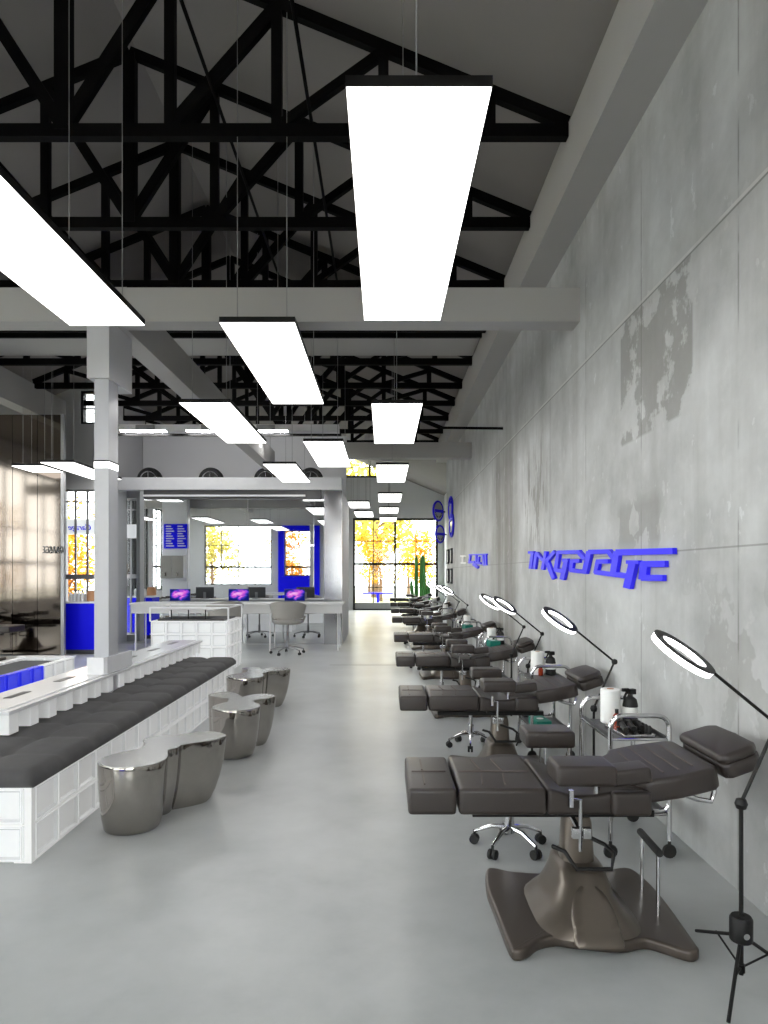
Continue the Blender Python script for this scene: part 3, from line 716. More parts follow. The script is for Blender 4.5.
for i, y in enumerate(TR):
    x0 = 1.27
    put(t0, i, (x0, y, 0), 0, f'chrome two-tray trolley behind the {where[i]}', 'chrome trolleys')
    put(roll0, i, (x0 + .145, y + .44, .6665), 0, f'white paper roll on the trolley behind the {where[i]}', 'paper towel rolls')
    if i < 3:
        put(spray0, i, (x0 + .262, y + .42, .6665), .3, f'black spray bottle on the trolley behind the {where[i]}', 'spray bottles')
        put(kit0, i, (x0 + .165, y + .165, .6665), 0.1, f'tray of black tattoo machines on the trolley behind the {where[i]}', 'tattoo machine trays') if i < 1 else None
        put(amb0, i, (x0 + .155, y + .352, .6665), 0, f'small red-brown bottle beside the paper roll behind the {where[i]}', 'small dropper bottles')
    if i in (1, 2, 3): put(glove0, i - 1, (x0 + .1, y + .14, .2465) if i == 1 else (x0 + .02 + .1, y + .16, .6665), 0.1, f'teal glove carton on the trolley behind the {where[i]}', 'teal glove cartons')

# ------------------------------------------------------------------ ring lamps on tripods
def ring_lamp():
    t = thing('ring_lamp', '', 'lamp')
    # tripod
    b = B(); b.lathe([(.038, .19), (.042, .195), (.042, .275), (.036, .285)], seg=18); hub = b.build('switch_box', 'black_metal', t, True)
    B().lathe([(.012, 0), (.012, .008)], (0, -.042, .225), 12, 'Y').build('switch_knob', 'chrome', hub, True)
    B().lathe([(.014, .07), (.014, .1)], seg=12).build('lower_collar', 'black_metal', t, True)
    for k, (dx, dy) in enumerate(((.02, .42), (-.15, -.2), (.27, .1))):
        l = B(); l.tube([(dx * .06, dy * .06, .20), (dx, dy, .008)], .007); l = l.build('tripod_leg', 'black_metal', t, True)
        s_ = B(); s_.tube([(dx * .03, dy * .03, .088), (dx * .52, dy * .52, .112)], .004); s_.build('stretcher', 'black_metal', l, True)
    B().tube([(0, 0, .06), (0, 0, .7)], [.009, .008]).build('pole', 'black_metal', t, True)
    B().lathe([(.0, -.024), (.018, -.018), (.024, 0), (.018, .018), (0, .024)], (0, 0, .715), 14).build('pivot_joint', 'black_metal', t, True)
    E = Vector((.135, 0, 1.02)); R0 = Vector((-.115, 0, 1.225))
    B().tube([(0, 0, .72), E], .007).build('lower_arm', 'black_metal', t, True)
    B().lathe([(.0, -.02), (.016, -.014), (.02, 0), (.016, .014), (0, .02)], E, 14).build('elbow_joint', 'black_metal', t, True)
    B().tube([E, R0], .0065).build('upper_arm', 'black_metal', t, True)
    d = Vector((-math.cos(math.radians(31)), 0, math.sin(math.radians(31)))); C0 = R0 + d * .128
    yv = (Matrix.Rotation(math.radians(-19), 3, d) @ Vector((0, 1, 0))); n = d.cross(yv).normalized()
    if n.z < 0: n = -n
    m = Matrix((d, yv, n)).transposed().to_4x4(); m.translation = C0
    def ring(b, prof):
        t_ = bmesh.new(); S = 48; rr = [[t_.verts.new((r * math.cos(2 * PI * k / S), r * math.sin(2 * PI * k / S), z)) for r, z in prof] for k in range(S)]
        for k in range(S):
            for j in range(len(prof)):
                t_.faces.new((rr[k][j], rr[(k + 1) % S][j], rr[(k + 1) % S][(j + 1) % len(prof)], rr[k][(j + 1) % len(prof)]))
        b._add(t_, m); return b
    h = ring(B(), [(.094, .009), (.13, .009), (.13, .014), (.094, .014)]).build('ring_housing', 'black_metal', t, True, 30)
    ring(B(), [(.097, -.014), (.127, -.014), (.129, .0088), (.095, .0088)]).build('led_ring', 'ring_led', h, True, 30)
    return t
l0 = ring_lamp()
LY = [2.62, 4.46, 6.5, 7.35, 12.3, 13.7, 16.6]
ll = ['black ring lamp on a tripod beside the nearest chair, largest ring', 'ring lamp whose ring hangs below the wall lettering, second from the front', 'third ring lamp from the front along the concrete wall',
      'fourth ring lamp from the front along the concrete wall', 'fifth ring lamp from the front, below the far lettering', 'sixth ring lamp from the front, overlapping its neighbours', 'farthest ring lamp, overlapping the cactus']
for i, y in enumerate(LY): put(l0, i, (1.37, y, 0), 0, ll[i], 'ring lamps on tripods')

# ------------------------------------------------------------------ wall lettering
SF = XR - .03
def wallpt(x, y): D = SF * F / (x - CX); return Vector((XR, D, H - (y - CY) * D / F))
NS = [0]
def stroke(b, pts, wd, ox, oy, sc, th=.03):
    pts = [Vector((p[0], p[1], 0)) for p in pts]
    for p, q in zip(pts, pts[1:]):
        d = (q - p).normalized(); n = Vector((-d.y, d.x, 0)) * wd * (.5 + .1 * abs(d.x)); e = d * wd * .25
        quad = [p - e + n, q + e + n, q + e - n, p - e - n]
        W = [wallpt(ox + sc * c.x, oy + sc * c.y) for c in quad]
        a = [w_ - Vector((.004, 0, 0)) for w_ in W]; NS[0] += 1; c_ = [w_ - Vector((th + .0006 * (NS[0] % 7), 0, 0)) for w_ in W]
        b.loft([a, c_], smooth=False)
sg = thing('wall_lettering', 'large cobalt blue angular lettering across the concrete wall', 'sign', (0, 0, 0))
K = 90 / 768
A = (520, 540, K); C = (590, 540, K)
letters = [(A, [([(72, 106), (112, 106)], 18), ([(104, 106), (86, 240)], 24)]),
           (A, [([(138, 108), (118, 242)], 22), ([(140, 112), (190, 170)], 20), ([(218, 102), (190, 248)], 22)]),
           (A, [([(292, 102), (222, 180)], 26), ([(225, 185), (282, 325)], 30)]),
           (A, [([(500, 102), (325, 106), (300, 255), (375, 268)], 28), ([(365, 172), (400, 172)], 24), ([(392, 175), (358, 330)], 36)]),
           (A, [([(495, 102), (545, 160)], 28), ([(498, 178), (440, 180), (430, 258), (545, 272)], 28), ([(585, 108), (548, 275)], 40)]),
           (A, [([(590, 102), (752, 98), (790, 150)], 32)]),
           (C, [([(148, 182), (62, 184), (44, 275), (215, 298)], 32), ([(222, 110), (195, 292)], 52)]),
           (C, [([(230, 106), (695, 94)], 44), ([(205, 292), (310, 308)], 36), ([(315, 188), (410, 190)], 26), ([(362, 195), (316, 398)], 58)]),
           (C, [([(625, 204), (450, 206)], 46), ([(455, 206), (445, 322)], 64), ([(445, 322), (608, 324)], 44)])]
for (ox, oy, sc), strokes in letters:
    b = B()
    for pts, wd in strokes: stroke(b, pts, wd, ox, oy, sc)
    b.build('letter', 'sign_blue', sg)
sg2 = thing('wall_lettering', 'small distant violet-blue lettering with a white first character on concrete wall', 'sign', (0, 0, 0))
K2 = 40 / 768
for m_, strokes in (('white_paint', [([(105, 212), (185, 212)], 24), ([(115, 345), (200, 345)], 24), ([(140, 230), (140, 345)], 22)]), ('sign_blue', [([(270, 190), (600, 178)], 22), ([(285, 190), (265, 340)], 28), ([(265, 330), (360, 330)], 40)]),
                    ('sign_blue', [([(400, 200), (395, 360)], 30), ([(400, 350), (480, 350)], 40), ([(345, 370), (430, 430)], 40), ([(450, 230), (440, 330)], 30)]), ('sign_blue', [([(525, 190), (550, 385)], 34), ([(580, 185), (585, 385)], 26)])):
    b = B()
    for pts, wd in strokes: stroke(b, pts, wd, 455, 545, K2, .03)
    b.build('letter', m_, sg2)

# round projecting signs near the far end of the wall, frames under them
def round_sign(c, r, rz, lb, white=False):
    t = thing('round_sign', lb, 'sign', c, rz)
    b = B(); P_ = [Vector((r * math.cos(2 * PI * k / 32), 0, r * 1.05 * math.sin(2 * PI * k / 32))) for k in range(32)]; b.tube(P_, .03, 8, True); b.build('ring_tube', 'sign_blue', t, True)
    b = B(); b.lathe([(r * .96, -.012), (r * .96, .012)], (0, 0, 0), 32, 'Y'); b.build('disc', 'white_gloss' if white else 'wall_paint', t)
    b = B(); b.box(-r * .8, r * .8, -.03, .03, -.16 * r, .16 * r); b.build('band', 'sign_blue', t)
    b = B()
    for k in range(9):
        a = PI * (.1 + .1 * k) + PI; q = Vector((.62 * r * math.cos(a), 0, .62 * r * math.sin(a))); b.bar(q, q + Vector((.15 * math.cos(a) * r, 0, .15 * r * math.sin(a))), .05, .07 * r)
    b.build('motif', 'black_metal', t); B().tube([(r, 0, 0), (r + .12, 0, 0)], .02).build('bracket', 'black_metal', t); return t
round_sign((1.5, 18.95, 3.32), .25, .95, 'round blue-rimmed sign projecting from the wall end, upper')
round_sign((1.55, 18.95, 2.68), .22, .95, 'round white sign with blue rim projecting below the upper one', True)
for (y, z, r, lb) in ((18.0, 3.3, .3, 'blue ring emblem high on the wall beside the projecting signs'), (17.75, 2.85, .3, 'blue and white emblem on the wall, lower one')):
    t = thing('wall_emblem', lb, 'sign', (XR - .03, y, z)); b = B(); b.tube([Vector((0, r * 1.5 * math.cos(2 * PI * k / 32), r * math.sin(2 * PI * k / 32))) for k in range(32)], .028, 8, True); b.build('ring_tube', 'sign_blue', t, True)
    B().box(-.01, .02, -r, r, -r * .6, r * .3).build('plate', 'white_gloss', t)
    B().box(-.03, -.008, -r, r, r * .35, r * .55).build('band', 'sign_blue', t)
for k, (y, z, lb) in enumerate(((18.0, 2.05, 'black picture frame on the wall, upper of the pair nearer the lettering'), (18.9, 2.05, 'black picture frame on the wall, upper of the pair nearer the glazing'), (18.0, 1.52, 'black picture frame on the wall, lower of the pair nearer the lettering'), (18.9, 1.52, 'black picture frame on the wall, lower of the pair nearer the glazing'))):
    t = thing('picture_frame', lb, 'picture', (XR - .02, y, z), 0, 'black frames on the wall')
    b = B(); b.box(-.02, .02, -.25, -.2, -.2, .2); b.box(-.02, .02, .2, .25, -.2, .2); b.box(-.02, .02, -.2, .2, .15, .2); b.box(-.02, .02, -.2, .2, -.2, -.15); b.build('frame', 'black_metal', t); B().box(-.005, .015, -.2, .2, -.15, .15).build('picture', 'paper', t)

# ------------------------------------------------------------------ polished steel cloud tables
def cloud_table(lobes, lb, htop, seed):
    cx, cy = lobes[0][:2]
    t = thing('steel_side_table', lb, 'side table', (cx, cy, 0), 0, 'polished steel cloud tables')
    def field(x, y): return sum(math.exp(-3.0 * (((x - a) ** 2 + (y - c) ** 2) / r ** 2 - 1)) for a, c, r in lobes)
    N = 96; out = []
    for k in range(N):
        a = 2 * PI * k / N; last = .02
        for i in range(1, 160):
            rr = i * .005
            if field(cx + rr * math.cos(a), cy + rr * math.sin(a)) > 1: last = rr
        out.append(last)
    for _ in range(2): out = [(out[k - 1] + 2 * out[k] + out[(k + 1) % N]) / 4 for k in range(N)]
    rings = []
    for i, (z, s) in enumerate(((0, .80), (.015, .83), (.08, .885), (.16, .93), (.26, .968), (.36, .99), (htop - .012, 1.0), (htop - .003, .992))):
        rings.append([(out[k] * s * math.cos(2 * PI * k / N) - (1 - s) * .18, out[k] * s * math.sin(2 * PI * k / N) - (1 - s) * .1, z) for k in range(N)])
    b = B(); b.loft(rings); b.build('table_body', 'blob', t, True, 60)
    b = B(); b.prism([(out[k] * .965 * math.cos(2 * PI * k / N), out[k] * .965 * math.sin(2 * PI * k / N)) for k in range(N)], htop - .004, htop + .001); b.build('table_top', 'blob_top', t)
cloud_table([(-1.50, 4.60, .13), (-1.57, 4.28, .215), (-1.56, 4.80, .13), (-1.29, 4.88, .165)], 'nearest polished steel three-lobed side table by the bench', .435, 1)
cloud_table([(-1.31, 6.29, .13), (-1.29, 5.97, .215), (-1.16, 6.46, .14), (-1.54, 6.56, .15)], 'middle polished steel three-lobed side table by the bench', .435, 2)
cloud_table([(-1.50, 8.06, .13), (-1.57, 7.74, .22), (-1.29, 8.3, .16), (-1.62, 8.34, .13)], 'farthest polished steel side table, near the block counter', .435, 3)

# ------------------------------------------------------------------ glass block bench
def block_mesh():
    b = B(); t = bmesh.new(); bmesh.ops.create_cube(t, size=1)
    for v in t.verts: v.co = Vector((v.co.x * .262, v.co.y * .1, v.co.z * .2))
    bmesh.ops.bevel(t, geom=t.edges[:], offset=.006, segments=2, affect='EDGES')
    for sgn in (-1, 1):
        fs = [f for f in t.faces if abs(f.normal.y - sgn) < .01 and f.calc_area() > .02]
        r = bmesh.ops.inset_region(t, faces=fs, thickness=.012, depth=0)
        r2 = bmesh.ops.inset_region(t, faces=fs, thickness=.016, depth=-.016)
        for f in r2['faces']: f.material_index = 1
    b._add(t); return b
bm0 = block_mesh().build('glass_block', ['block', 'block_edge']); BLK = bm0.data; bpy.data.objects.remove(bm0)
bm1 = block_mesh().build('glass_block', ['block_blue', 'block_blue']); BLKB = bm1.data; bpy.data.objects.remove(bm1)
def blk(parent, x, y, z, rz=0, me=None, sx=1.0):
    o = bpy.data.objects.new('glass_block', me or BLK); COL.objects.link(o); o.parent = parent; o.location = (x, y, z); o.rotation_euler = (0, 0, rz); o.scale = (sx, 1, 1); return o
BX0, BX1, BY0, BY1 = -3.42, -1.94, 3.76, 8.86
bench = thing('glass_block_bench', 'long backlit glass block bench with charcoal tufted cushion and white spine table', 'bench', (0, 0, 0))
n = 19; st = (BY1 - BY0 - .06) / n
for r in range(2):
    for k in range(n):
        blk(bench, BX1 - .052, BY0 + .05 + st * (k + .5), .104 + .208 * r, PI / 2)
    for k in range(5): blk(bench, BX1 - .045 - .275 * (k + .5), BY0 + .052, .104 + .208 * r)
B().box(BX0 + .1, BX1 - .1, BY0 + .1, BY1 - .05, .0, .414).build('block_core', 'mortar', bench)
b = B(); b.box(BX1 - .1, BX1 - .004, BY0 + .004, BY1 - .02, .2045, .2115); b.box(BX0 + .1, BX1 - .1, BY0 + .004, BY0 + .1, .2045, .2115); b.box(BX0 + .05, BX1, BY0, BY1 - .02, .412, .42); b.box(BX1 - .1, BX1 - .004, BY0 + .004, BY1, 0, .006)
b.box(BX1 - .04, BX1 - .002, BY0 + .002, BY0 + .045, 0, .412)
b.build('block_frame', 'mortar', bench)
# tufted cushion
def cushion(x0, x1, y0, y1, z0, zt, parent):
    nx, ny = 44, 150; rad = .05; t = bmesh.new(); V = []
    for j in range(ny + 1):
        row = []
        for i in range(nx + 1):
            u, v = i / nx, j / ny; x, y = x0 + (x1 - x0) * u, y0 + (y1 - y0) * v
            cr = .24    # rounded far corners
            e = min(x - x0, x1 - x, y - y0, y1 - y)
            q = min(1, max(0, e / rad)); dz = (zt - z0) * .45 * (1 - math.sqrt(max(0, 1 - (1 - q) ** 2)))
            tx, ty = (x - x1) / .37, (y - y0) / .42
            g = min(abs(tx - round(tx)), abs(ty - round(ty))); pit = math.hypot((tx - round(tx)), (ty - round(ty)))
            z = zt - dz + .012 * min(1, g / .3) - .022 * math.exp(-(pit / .14) ** 2) - .01 * math.exp(-(g / .06) ** 2)
            row.append(t.verts.new((x, y, z)))
        V.append(row)
    for j in range(ny):
        for i in range(nx): t.faces.new((V[j][i], V[j][i + 1], V[j + 1][i + 1], V[j + 1][i]))
    for row in ([V[0][i] for i in range(nx + 1)], [V[j][nx] for j in range(ny + 1)], [V[ny][i] for i in range(nx, -1, -1)], [V[j][0] for j in range(ny, -1, -1)]):
        lo = [t.verts.new((v.co.x, v.co.y, z0)) for v in row]
        for k in range(len(row) - 1): t.faces.new((row[k], lo[k], lo[k + 1], row[k + 1]))
    b = B(); b._add(t); return b.build('cushion', 'mat_fabric', parent, True, 70)
cushion(BX0 + .02, BX1 + .015, BY0 - .012, BY1 + .03, .421, .505, bench)
# white spine table standing on the bench: top, block supports, socket slots
SX0, SX1, SY0, SY1 = -2.93, -2.47, 4.5, 9.3
tb = thing('spine_table', 'low white table with dark socket slots along the middle of the bench', 'table', (0, 0, 0))
b = B(); b.box(SX0, SX1, SY0, SY1, .66, .685, .003); b.box(SX0 + .05, SX1 - .05, SY0 + .05, SY1 - .05, .685, .692, .003); b.build('table_top', 'white_gloss', tb)
k = 0
y = SY0 + .02
while y < SY1 - .1:
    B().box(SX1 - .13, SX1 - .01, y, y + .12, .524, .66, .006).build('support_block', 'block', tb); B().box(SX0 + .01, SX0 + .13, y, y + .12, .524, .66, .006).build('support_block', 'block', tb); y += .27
for k in range(6):
    y = 4.95 + .75 * k; s_ = B(); s_.box(-2.76, -2.70, y, y + .28, .692, .695); s_.build('socket_slot', 'dark_grey', tb)
c_ = thing('base_collar', 'white bent acrylic panel around the column foot on the spine table', 'panel', (0, 0, 0))
b = B(); b.prism([(-2.65, 6.09), (-2.50, 6.09), (-2.478, 6.12), (-2.478, 6.72), (-2.49, 6.72), (-2.49, 6.125), (-2.505, 6.102), (-2.65, 6.102)], .6925, .845); b.build('bent_sheet', 'white_gloss', c_)

# second, blue-lit block bench
b2 = thing('glass_block_bench', 'blue-lit low glass block bench with dark top beside the steel partition', 'bench', (0, 0, 0))
for r in range(2):
    for k in range(9):
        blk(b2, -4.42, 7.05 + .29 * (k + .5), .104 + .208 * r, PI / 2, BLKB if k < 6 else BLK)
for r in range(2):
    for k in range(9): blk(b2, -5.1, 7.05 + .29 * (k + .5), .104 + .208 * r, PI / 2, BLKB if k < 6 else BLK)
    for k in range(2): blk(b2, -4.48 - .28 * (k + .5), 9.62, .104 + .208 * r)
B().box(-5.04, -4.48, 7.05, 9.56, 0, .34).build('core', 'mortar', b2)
B().box(-5.04, -4.48, 7.0, 9.5, .345, .385, .01).build('dark_top', 'mat_fabric', b2)
b = B(); b.box(-5.15, -4.37, 9.57, 9.69, .416, .43); b.box(-5.15, -4.37, 9.57, 9.68, .204, .212); b.build('end_cap', 'white_gloss', b2)

# ------------------------------------------------------------------ glass block counter with rail
ct = thing('glass_block_counter', 'square backlit glass block counter with white tube rail behind the bench end', 'counter', (0, 0, 0))
QX0, QX1, QY0, QY1 = -3.78, -2.5, 11.0, 12.05
for r in range(4):
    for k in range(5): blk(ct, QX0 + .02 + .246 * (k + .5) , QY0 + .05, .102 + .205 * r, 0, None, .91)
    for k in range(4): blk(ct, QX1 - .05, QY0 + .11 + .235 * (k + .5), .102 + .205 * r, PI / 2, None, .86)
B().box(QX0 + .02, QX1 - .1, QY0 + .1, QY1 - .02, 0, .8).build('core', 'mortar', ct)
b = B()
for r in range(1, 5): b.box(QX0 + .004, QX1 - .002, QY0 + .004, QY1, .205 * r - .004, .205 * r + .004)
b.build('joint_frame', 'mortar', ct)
B().box(QX0 + .1, QX1 - .1, QY0 + .1, QY1 - .1, .825, .85).build('dark_inlay', 'mat_fabric', ct)
b = B(); zt = 1.04
cor = [(QX0 + .01, QY0 + .01), (QX1 - .01, QY0 + .01), (QX1 - .01, QY1), (QX0 + .01, QY1)]
for x, y in cor: b.box(x - .012, x + .012, y - .012, y + .012, .825, zt)
for (a, c) in zip(cor, cor[1:] + cor[:1]): b.bar((a[0], a[1], zt), (c[0], c[1], zt), .022, .022)
b.build('tube_rail', 'white_paint', ct)
for k in range(3): B().box(QX0 + .3 + .28 * k, QX0 + .315 + .28 * k, QY0 + .14, QY0 + .16, .84, 1.0).build('divider_post', 'black_metal', ct)
B().box(QX0 + .06, QX1 - .3, QY0 + .16, QY1 - .3, .98, 1.0).build('inner_shelf', 'desk_grey', ct)

# ------------------------------------------------------------------ long desk, displays and shell chairs
dk = thing('long_desk', 'long pale grey desk with white legs in front of the mirrored wall', 'desk', (0, 0, 0))
B().box(-5.22, -0.83, 13.98, 14.75, .945, .985, .006).build('desk_top', 'desk_grey', dk)
B().box(-5.18, -0.86, 14.0, 14.03, .77, .945).build('apron', 'desk_grey', dk)
for x in (-5.12, -4.4, -3.3, -2.35, -0.95):
    for y in (14.08, 14.68): B().box(x - .013, x + .013, y - .013, y + .013, 0, .945).build('leg', 'white_paint', dk)
mon = thing('computer_display', '', 'display')
B().box(-.21, .21, -.012, .0, .035, .275).build('screen', 'screen', mon); B().box(-.215, .215, 0, .025, .03, .28, .004).build('back_shell', 'dark_grey', mon)
b = B(); b.box(-.03, .03, .03, .045, 0, .16); b.box(-.09, .09, -.03, .1, 0, .008); b.build('stand', 'frame_grey', mon)
for i, (x, lb) in enumerate(((-4.27, 'display glowing pink and violet above the block counter'), (-3.04, 'display glowing pink and violet just beyond the counter corner'), (-1.87, 'display glowing pink and violet behind the grey shell chair'))):
    put(mon, i, (x, 14.3, .985), 0, lb, 'violet displays on the desk')
def shell_chair():
    t = thing('shell_desk_chair', '', 'chair')
    star_base(t, .34, .10, 5, 'frame_grey', off=.55)
    B().lathe([(.03, .1), (.028, .3), (.018, .3), (.018, .6)], seg=12).build('gas_lift', 'frame_grey', t, True)
    b = B(); rows = []
    for i in range(13):
        u = i / 12; rr = .32 * math.sin(min(1, u * 1.02) * PI / 2)
        rows.append([(rr * math.cos(a), .95 * rr * math.sin(a) + .02, .60 + .085 * u ** 3) for a in [2 * PI * k / 32 for k in range(32)]])
    rows2 = [[(x, y, z - .02) for x, y, z in r] for r in rows[::-1]]
    b.loft(rows + rows2); b.build('seat_shell', 'grey_shell', t, True, 60)
    b = B(); inn, outr = [], []
    N = 40
    def prof(k):
        a = -PI / 2 + (k / N - .5) * 2 * 2.1; f = max(0, math.cos((k / N - .5) * 2 * 1.5)); lo = .70 + .05 * (1 - f); hi = .80 + .25 * f ** .6
        return a, lo, hi
    sec = []
    for k in range(N + 1):
        a, lo, hi = prof(k); ring = []
        for (dr, q) in ((0, 0), (0, .33), (0.01, .66), (.02, 1), (-.002, 1.0), (-.012, .66), (-.022, .33), (-.022, 0)):
            z = lo + (hi - lo) * q; r = .315 + dr + .03 * q
            ring.append((r * math.cos(a), r * .95 * math.sin(a) + .02, z))
        sec.append(ring)
    b.loft(sec); b.build('back_shell', 'grey_shell', t, True, 50)
    b = B()
    for s_ in (-1, 1): b.tube([(s_ * .30, .06, .66), (s_ * .325, .1, .74)], .02)
    for a in (-.5, .5): b.tube([(.29 * math.sin(a), -.29 * math.cos(a) + .02, .64), (.31 * math.sin(a), -.31 * math.cos(a) + .02, .73)], .018)
    b.build('back_bracket', 'grey_shell', t, True); return t
sc0 = shell_chair()
for i, (x, y, rz, lb) in enumerate(((-1.9, 13.5, 0.0, 'grey shell swivel chair alone in the open before the long desk'), (-3.13, 13.45, .4, 'grey shell swivel chair mostly hidden behind the block counter'))):
    put(sc0, i, (x, y, 0), rz, lb, 'grey shell swivel chairs')

# ------------------------------------------------------------------ blue counter with bottles
bc = thing('blue_counter', 'cobalt blue counter block with pale top beside the column', 'counter', (0, 0, 0))
B().box(-6.3, -5.64, 13.45, 14.0, .09, 1.0).build('front_panel', 'blue', bc); B().box(-6.32, -5.62, 13.43, 14.02, 1.0, 1.04, .004).build('counter_top', 'white_gloss', bc); B().box(-6.28, -5.66, 13.49, 13.98, 0, .09).build('plinth', 'dark_grey', bc)
bot = thing('pump_bottle', '', 'bottle'); B().lathe([(.032, 0), (.036, .004), (.036, .14), (.014, .17)], seg=14).build('bottle_body', 'white_gloss', bot, True); b = B(); b.lathe([(.008, .17), (.008, .215)], (0, 0, 0), 8); b.box(-.045, .012, -.008, .008, .21, .225); b.build('pump_head', 'rubber', bot)
for i in range(8):
    put(bot, i, (-6.2 + .075 * (i % 4) + .03 * (i // 4), 13.53 + .12 * (i // 4), 1.04), .2 * i, 'pump bottle in the cluster on the blue counter', 'pump bottles on the blue counter')
jr = thing('cork_jar', 'tan round jar beside the bottles on the blue counter', 'jar', (-5.79, 13.58, 1.04)); B().lathe([(.09, 0), (.11, .01), (.115, .14), (.1, .18)], seg=20).build('jar_body', 'wood', jr, True); B().lathe([(.1, .18), (.1, .205), (.02, .215)], seg=20).build('lid', 'wood', jr, True)

# ------------------------------------------------------------------ wheels on the box roof
def wheel(lb, x):
    t = thing('car_wheel', lb, 'wheel', (x, 15.7, 3.735), 0, 'wheels on the mirrored room roof')
    b = B(); prof = [(.19, -.09), (.25, -.1), (.28, -.07), (.285, 0), (.28, .07), (.25, .1), (.19, .09)]; b.lathe(prof, (0, 0, 0), 40, 'Y'); b.build('tyre', 'rubber', t, True, 50)
    b = B()
    b.tube([Vector((.185 * math.cos(2 * PI * k / 36), -.1, .185 * math.sin(2 * PI * k / 36))) for k in range(36)], .014, 6, True)
    for k in range(5):
        a = PI / 2 + 2 * PI * k / 5; b.bar((0, -.108, 0), (.18 * math.cos(a), -.108, .18 * math.sin(a)), .02, .05, (0, 1, 0))
    b.lathe([(.05, -.01), (.05, .012)], (0, -.11, 0), 16, 'Y'); b.build('alloy_rim', 'chrome', t, True)
for x, lb in ((-5.38, 'car wheel on the mirrored room roof nearest the column'), (-3.97, 'second car wheel from the column on the mirrored room roof'), (-2.7, 'third car wheel from the column on the mirrored room roof'), (-1.68, 'car wheel on the mirrored room roof nearest the walkway')): wheel(lb, x)
dt = thing('cable_tray', 'long white lighting tray high in front of the mirrored room', 'tray', (0, 0, 0))
B().box(-5.3, -0.9, 13.6, 13.85, 4.42, 4.56).build('tray_body', 'white_paint', dt); B().box(-5.35, -0.85, 13.58, 13.62, 4.33, 4.37).build('lower_rail', 'black_metal', dt)
for x in (-4.75, -3.45, -2.35): B().box(x - .18, x + .18, 13.55, 13.62, 4.38, 4.54).build('spot_head', 'frame_grey', dt)
for x in (-4.75, -3.45, -2.35):                              # the tray's lamps wash the wall behind and the desk
    for yy, rx, e in ((13.9, 75, 9), (13.5, -8, 22)):
        la = bpy.data.lights.new('tray_lamp', 'AREA'); la.shape = 'RECTANGLE'; la.size = .9; la.size_y = .12; la.energy = e
        ob = bpy.data.objects.new('tray_lamp', la); COL.objects.link(ob); ob.location = (x, yy, 4.4 if rx < 0 else 4.55); ob.rotation_euler = (math.radians(rx), 0, 0); ob.visible_camera = True

# ------------------------------------------------------------------ cactus
cac = thing('tall_cactus', 'tall green columnar cactus in front of the end glazing', 'plant', (1.42, 27.2, 0))
def stem(b, pts, r):
    pts = [Vector(p) for p in pts]; ns = 40
    rings = []
    for i, p in enumerate(pts):
        rr = r * (1 if i < len(pts) - 2 else (.75 if i == len(pts) - 2 else .25))
        rings.append([(p.x + rr * (1 + .16 * math.cos(8 * a)) * math.cos(a), p.y + rr * (1 + .16 * math.cos(8 * a)) * math.sin(a), p.z) for a in [2 * PI * k / ns for k in range(ns)]])
    b.loft(rings)
b = B(); b.lathe([(.22, 0), (.3, .04), (.34, .5), (.3, .5), (.28, .42)], seg=24); b.build('pot', 'dark_grey', cac, True, 40)
for pts, r in (([(0.12, 0, .42), (.12, 0, 1.4), (.12, 0, 2.2), (.12, 0, 2.3)], .115), ([(-.13, .05, .42), (-.13, .05, 1.4), (-.13, .05, 2.2), (-.13, .05, 2.3)], .07), ([(.33, 0, .42), (.35, 0, 1.2), (.36, 0, 1.3)], .09), ([(-.25, 0, .42), (-.32, 0, 1.0), (-.33, 0, 1.25), (-.33, 0, 1.3)], .06)):
    b = B(); stem(b, pts, r); b.build('stem', 'green', cac, True, 60)

# mirror-writing on the fascia outside the facade (read from inside it runs backwards), partition lettering
def lettering(name, text, size, loc, m, label, flip=True, ext=.01, shear=0.0, sx=1.0):
    cu = bpy.data.curves.new('text', 'FONT'); cu.body = text; cu.size = size; cu.extrude = ext; cu.shear = shear
    o = bpy.data.objects.new('tmp', cu); COL.objects.link(o)
    me = bpy.data.meshes.new_from_object(o.evaluated_get(bpy.context.evaluated_depsgraph_get())); bpy.data.objects.remove(o)
    for v in me.vertices:
        x, y, z = v.co; v.co = Vector(((-x if flip else x) * sx, -z, y))
    me.materials.clear(); me.materials.append(M[m]); ob = bpy.data.objects.new(name, me); COL.objects.link(ob); ob.location = loc
    return tag(ob, label, 'sign')
lettering('fascia_lettering', 'Garage Ba', .17, (-6.17, 14.43, 2.51), 'sign_blue', 'blue backwards script on the white fascia in the facade window', shear=.3)
lettering('partition_lettering', 'GARAGE', .2, (-6.17, 13.13, 1.98), 'dark_grey', 'small grey backwards capitals on the edge of the steel partition', sx=.5)
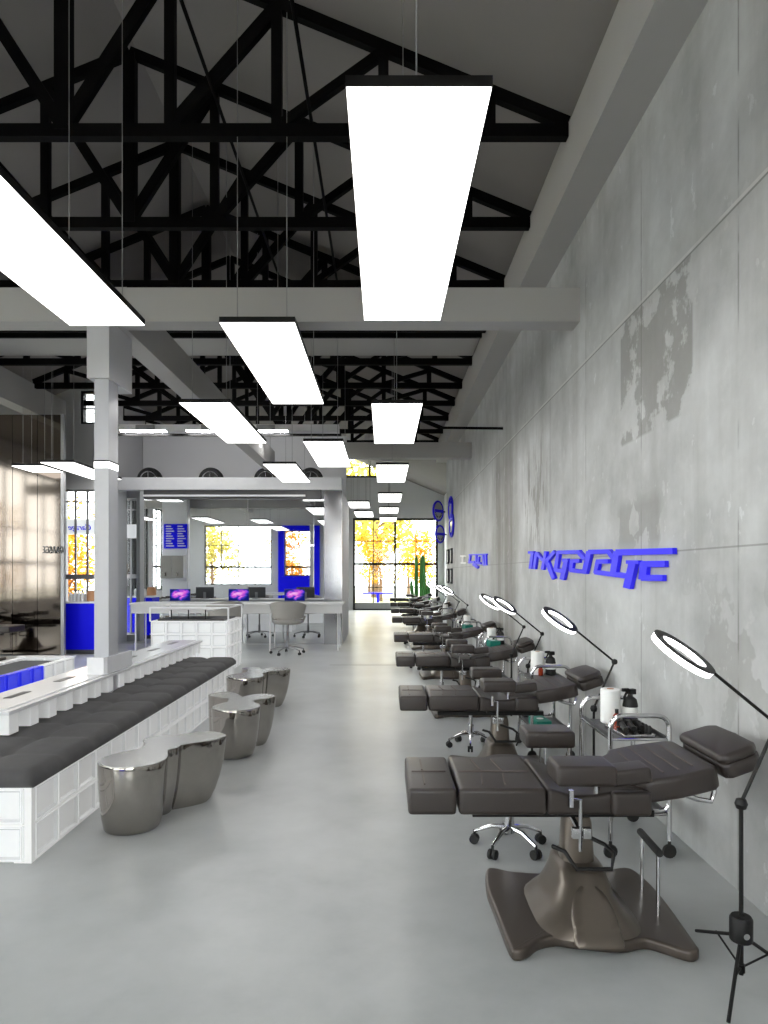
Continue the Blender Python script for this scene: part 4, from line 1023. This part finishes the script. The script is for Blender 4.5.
# price board and pillar reflected in the mirror
struct(B().box(-7.7, -6.85, 6.5, 6.9, 0, 5.3).build('column_aisle', 'white_paint'))
bd = thing('hanging_price_sign', 'blue board with white rows, seen reflected in the mirrored wall', 'board', (-7.2, 6.93, 0)); B().box(-.42, .42, -.02, .02, 2.45, 3.3).build('panel', 'blue', bd)
b = B()
for cx_ in (-.2, .2):
    for k in range(9): b.box(cx_ - .15, cx_ + .13 - .05 * (k % 3), .02, .03, 2.52 + .085 * k, 2.555 + .085 * k)
b.build('row_mark', 'paper', bd)

cb = thing('wall_cabinet', 'grey wall cabinet below the blue board, reflected in the mirrored wall', 'cabinet', (0, 0, 0))
B().box(-7.68, -6.87, 6.905, 7.2, 1.42, 2.2, .004).build('carcass', 'desk_grey', cb)
for x in (-7.67, -7.27):
    d_ = B().box(x, x + .39, 7.2, 7.22, 1.43, 2.19, .003).build('door', 'grey_shell', cb); B().box(x + .17, x + .22, 7.22, 7.24, 1.5, 1.62).build('handle', 'chrome', d_)
# ------------------------------------------------------------------ light, world, camera
w = bpy.data.worlds.new('sky'); SC.world = w; w.use_nodes = True
bg = w.node_tree.nodes['Background']; bg.inputs[0].default_value = (0.97, 0.985, 1.0, 1); bg.inputs[1].default_value = 11.0
sun = bpy.data.objects.new('sun', bpy.data.lights.new('sun', 'SUN')); COL.objects.link(sun)
sun.data.energy = 4.0; sun.data.angle = 0.02; sun.data.color = (1, 0.93, 0.8); sun.rotation_euler = (math.radians(50), 0, math.radians(160))
cam = bpy.data.objects.new('camera', bpy.data.cameras.new('camera')); COL.objects.link(cam)
cam.location = (0, 0, H); cam.rotation_euler = (PI / 2, 0, 0)
cam.data.sensor_width = 36; cam.data.lens = F / 1024 * 36; cam.data.shift_y = (CY - 512) / 1024; cam.data.clip_start = 0.05; cam.data.clip_end = 300
SC.camera = cam
vs = SC.view_settings; vs.view_transform = 'Standard'; vs.look = 'None'; vs.gamma = 1.0; vs.exposure = 0.0; vs.use_curve_mapping = False
SC.cycles.max_bounces = 12; SC.cycles.diffuse_bounces = 7; SC.cycles.glossy_bounces = 5; SC.cycles.transmission_bounces = 4; SC.cycles.transparent_max_bounces = 12
SC.cycles.sample_clamp_indirect = 4.0; SC.cycles.use_denoising = True
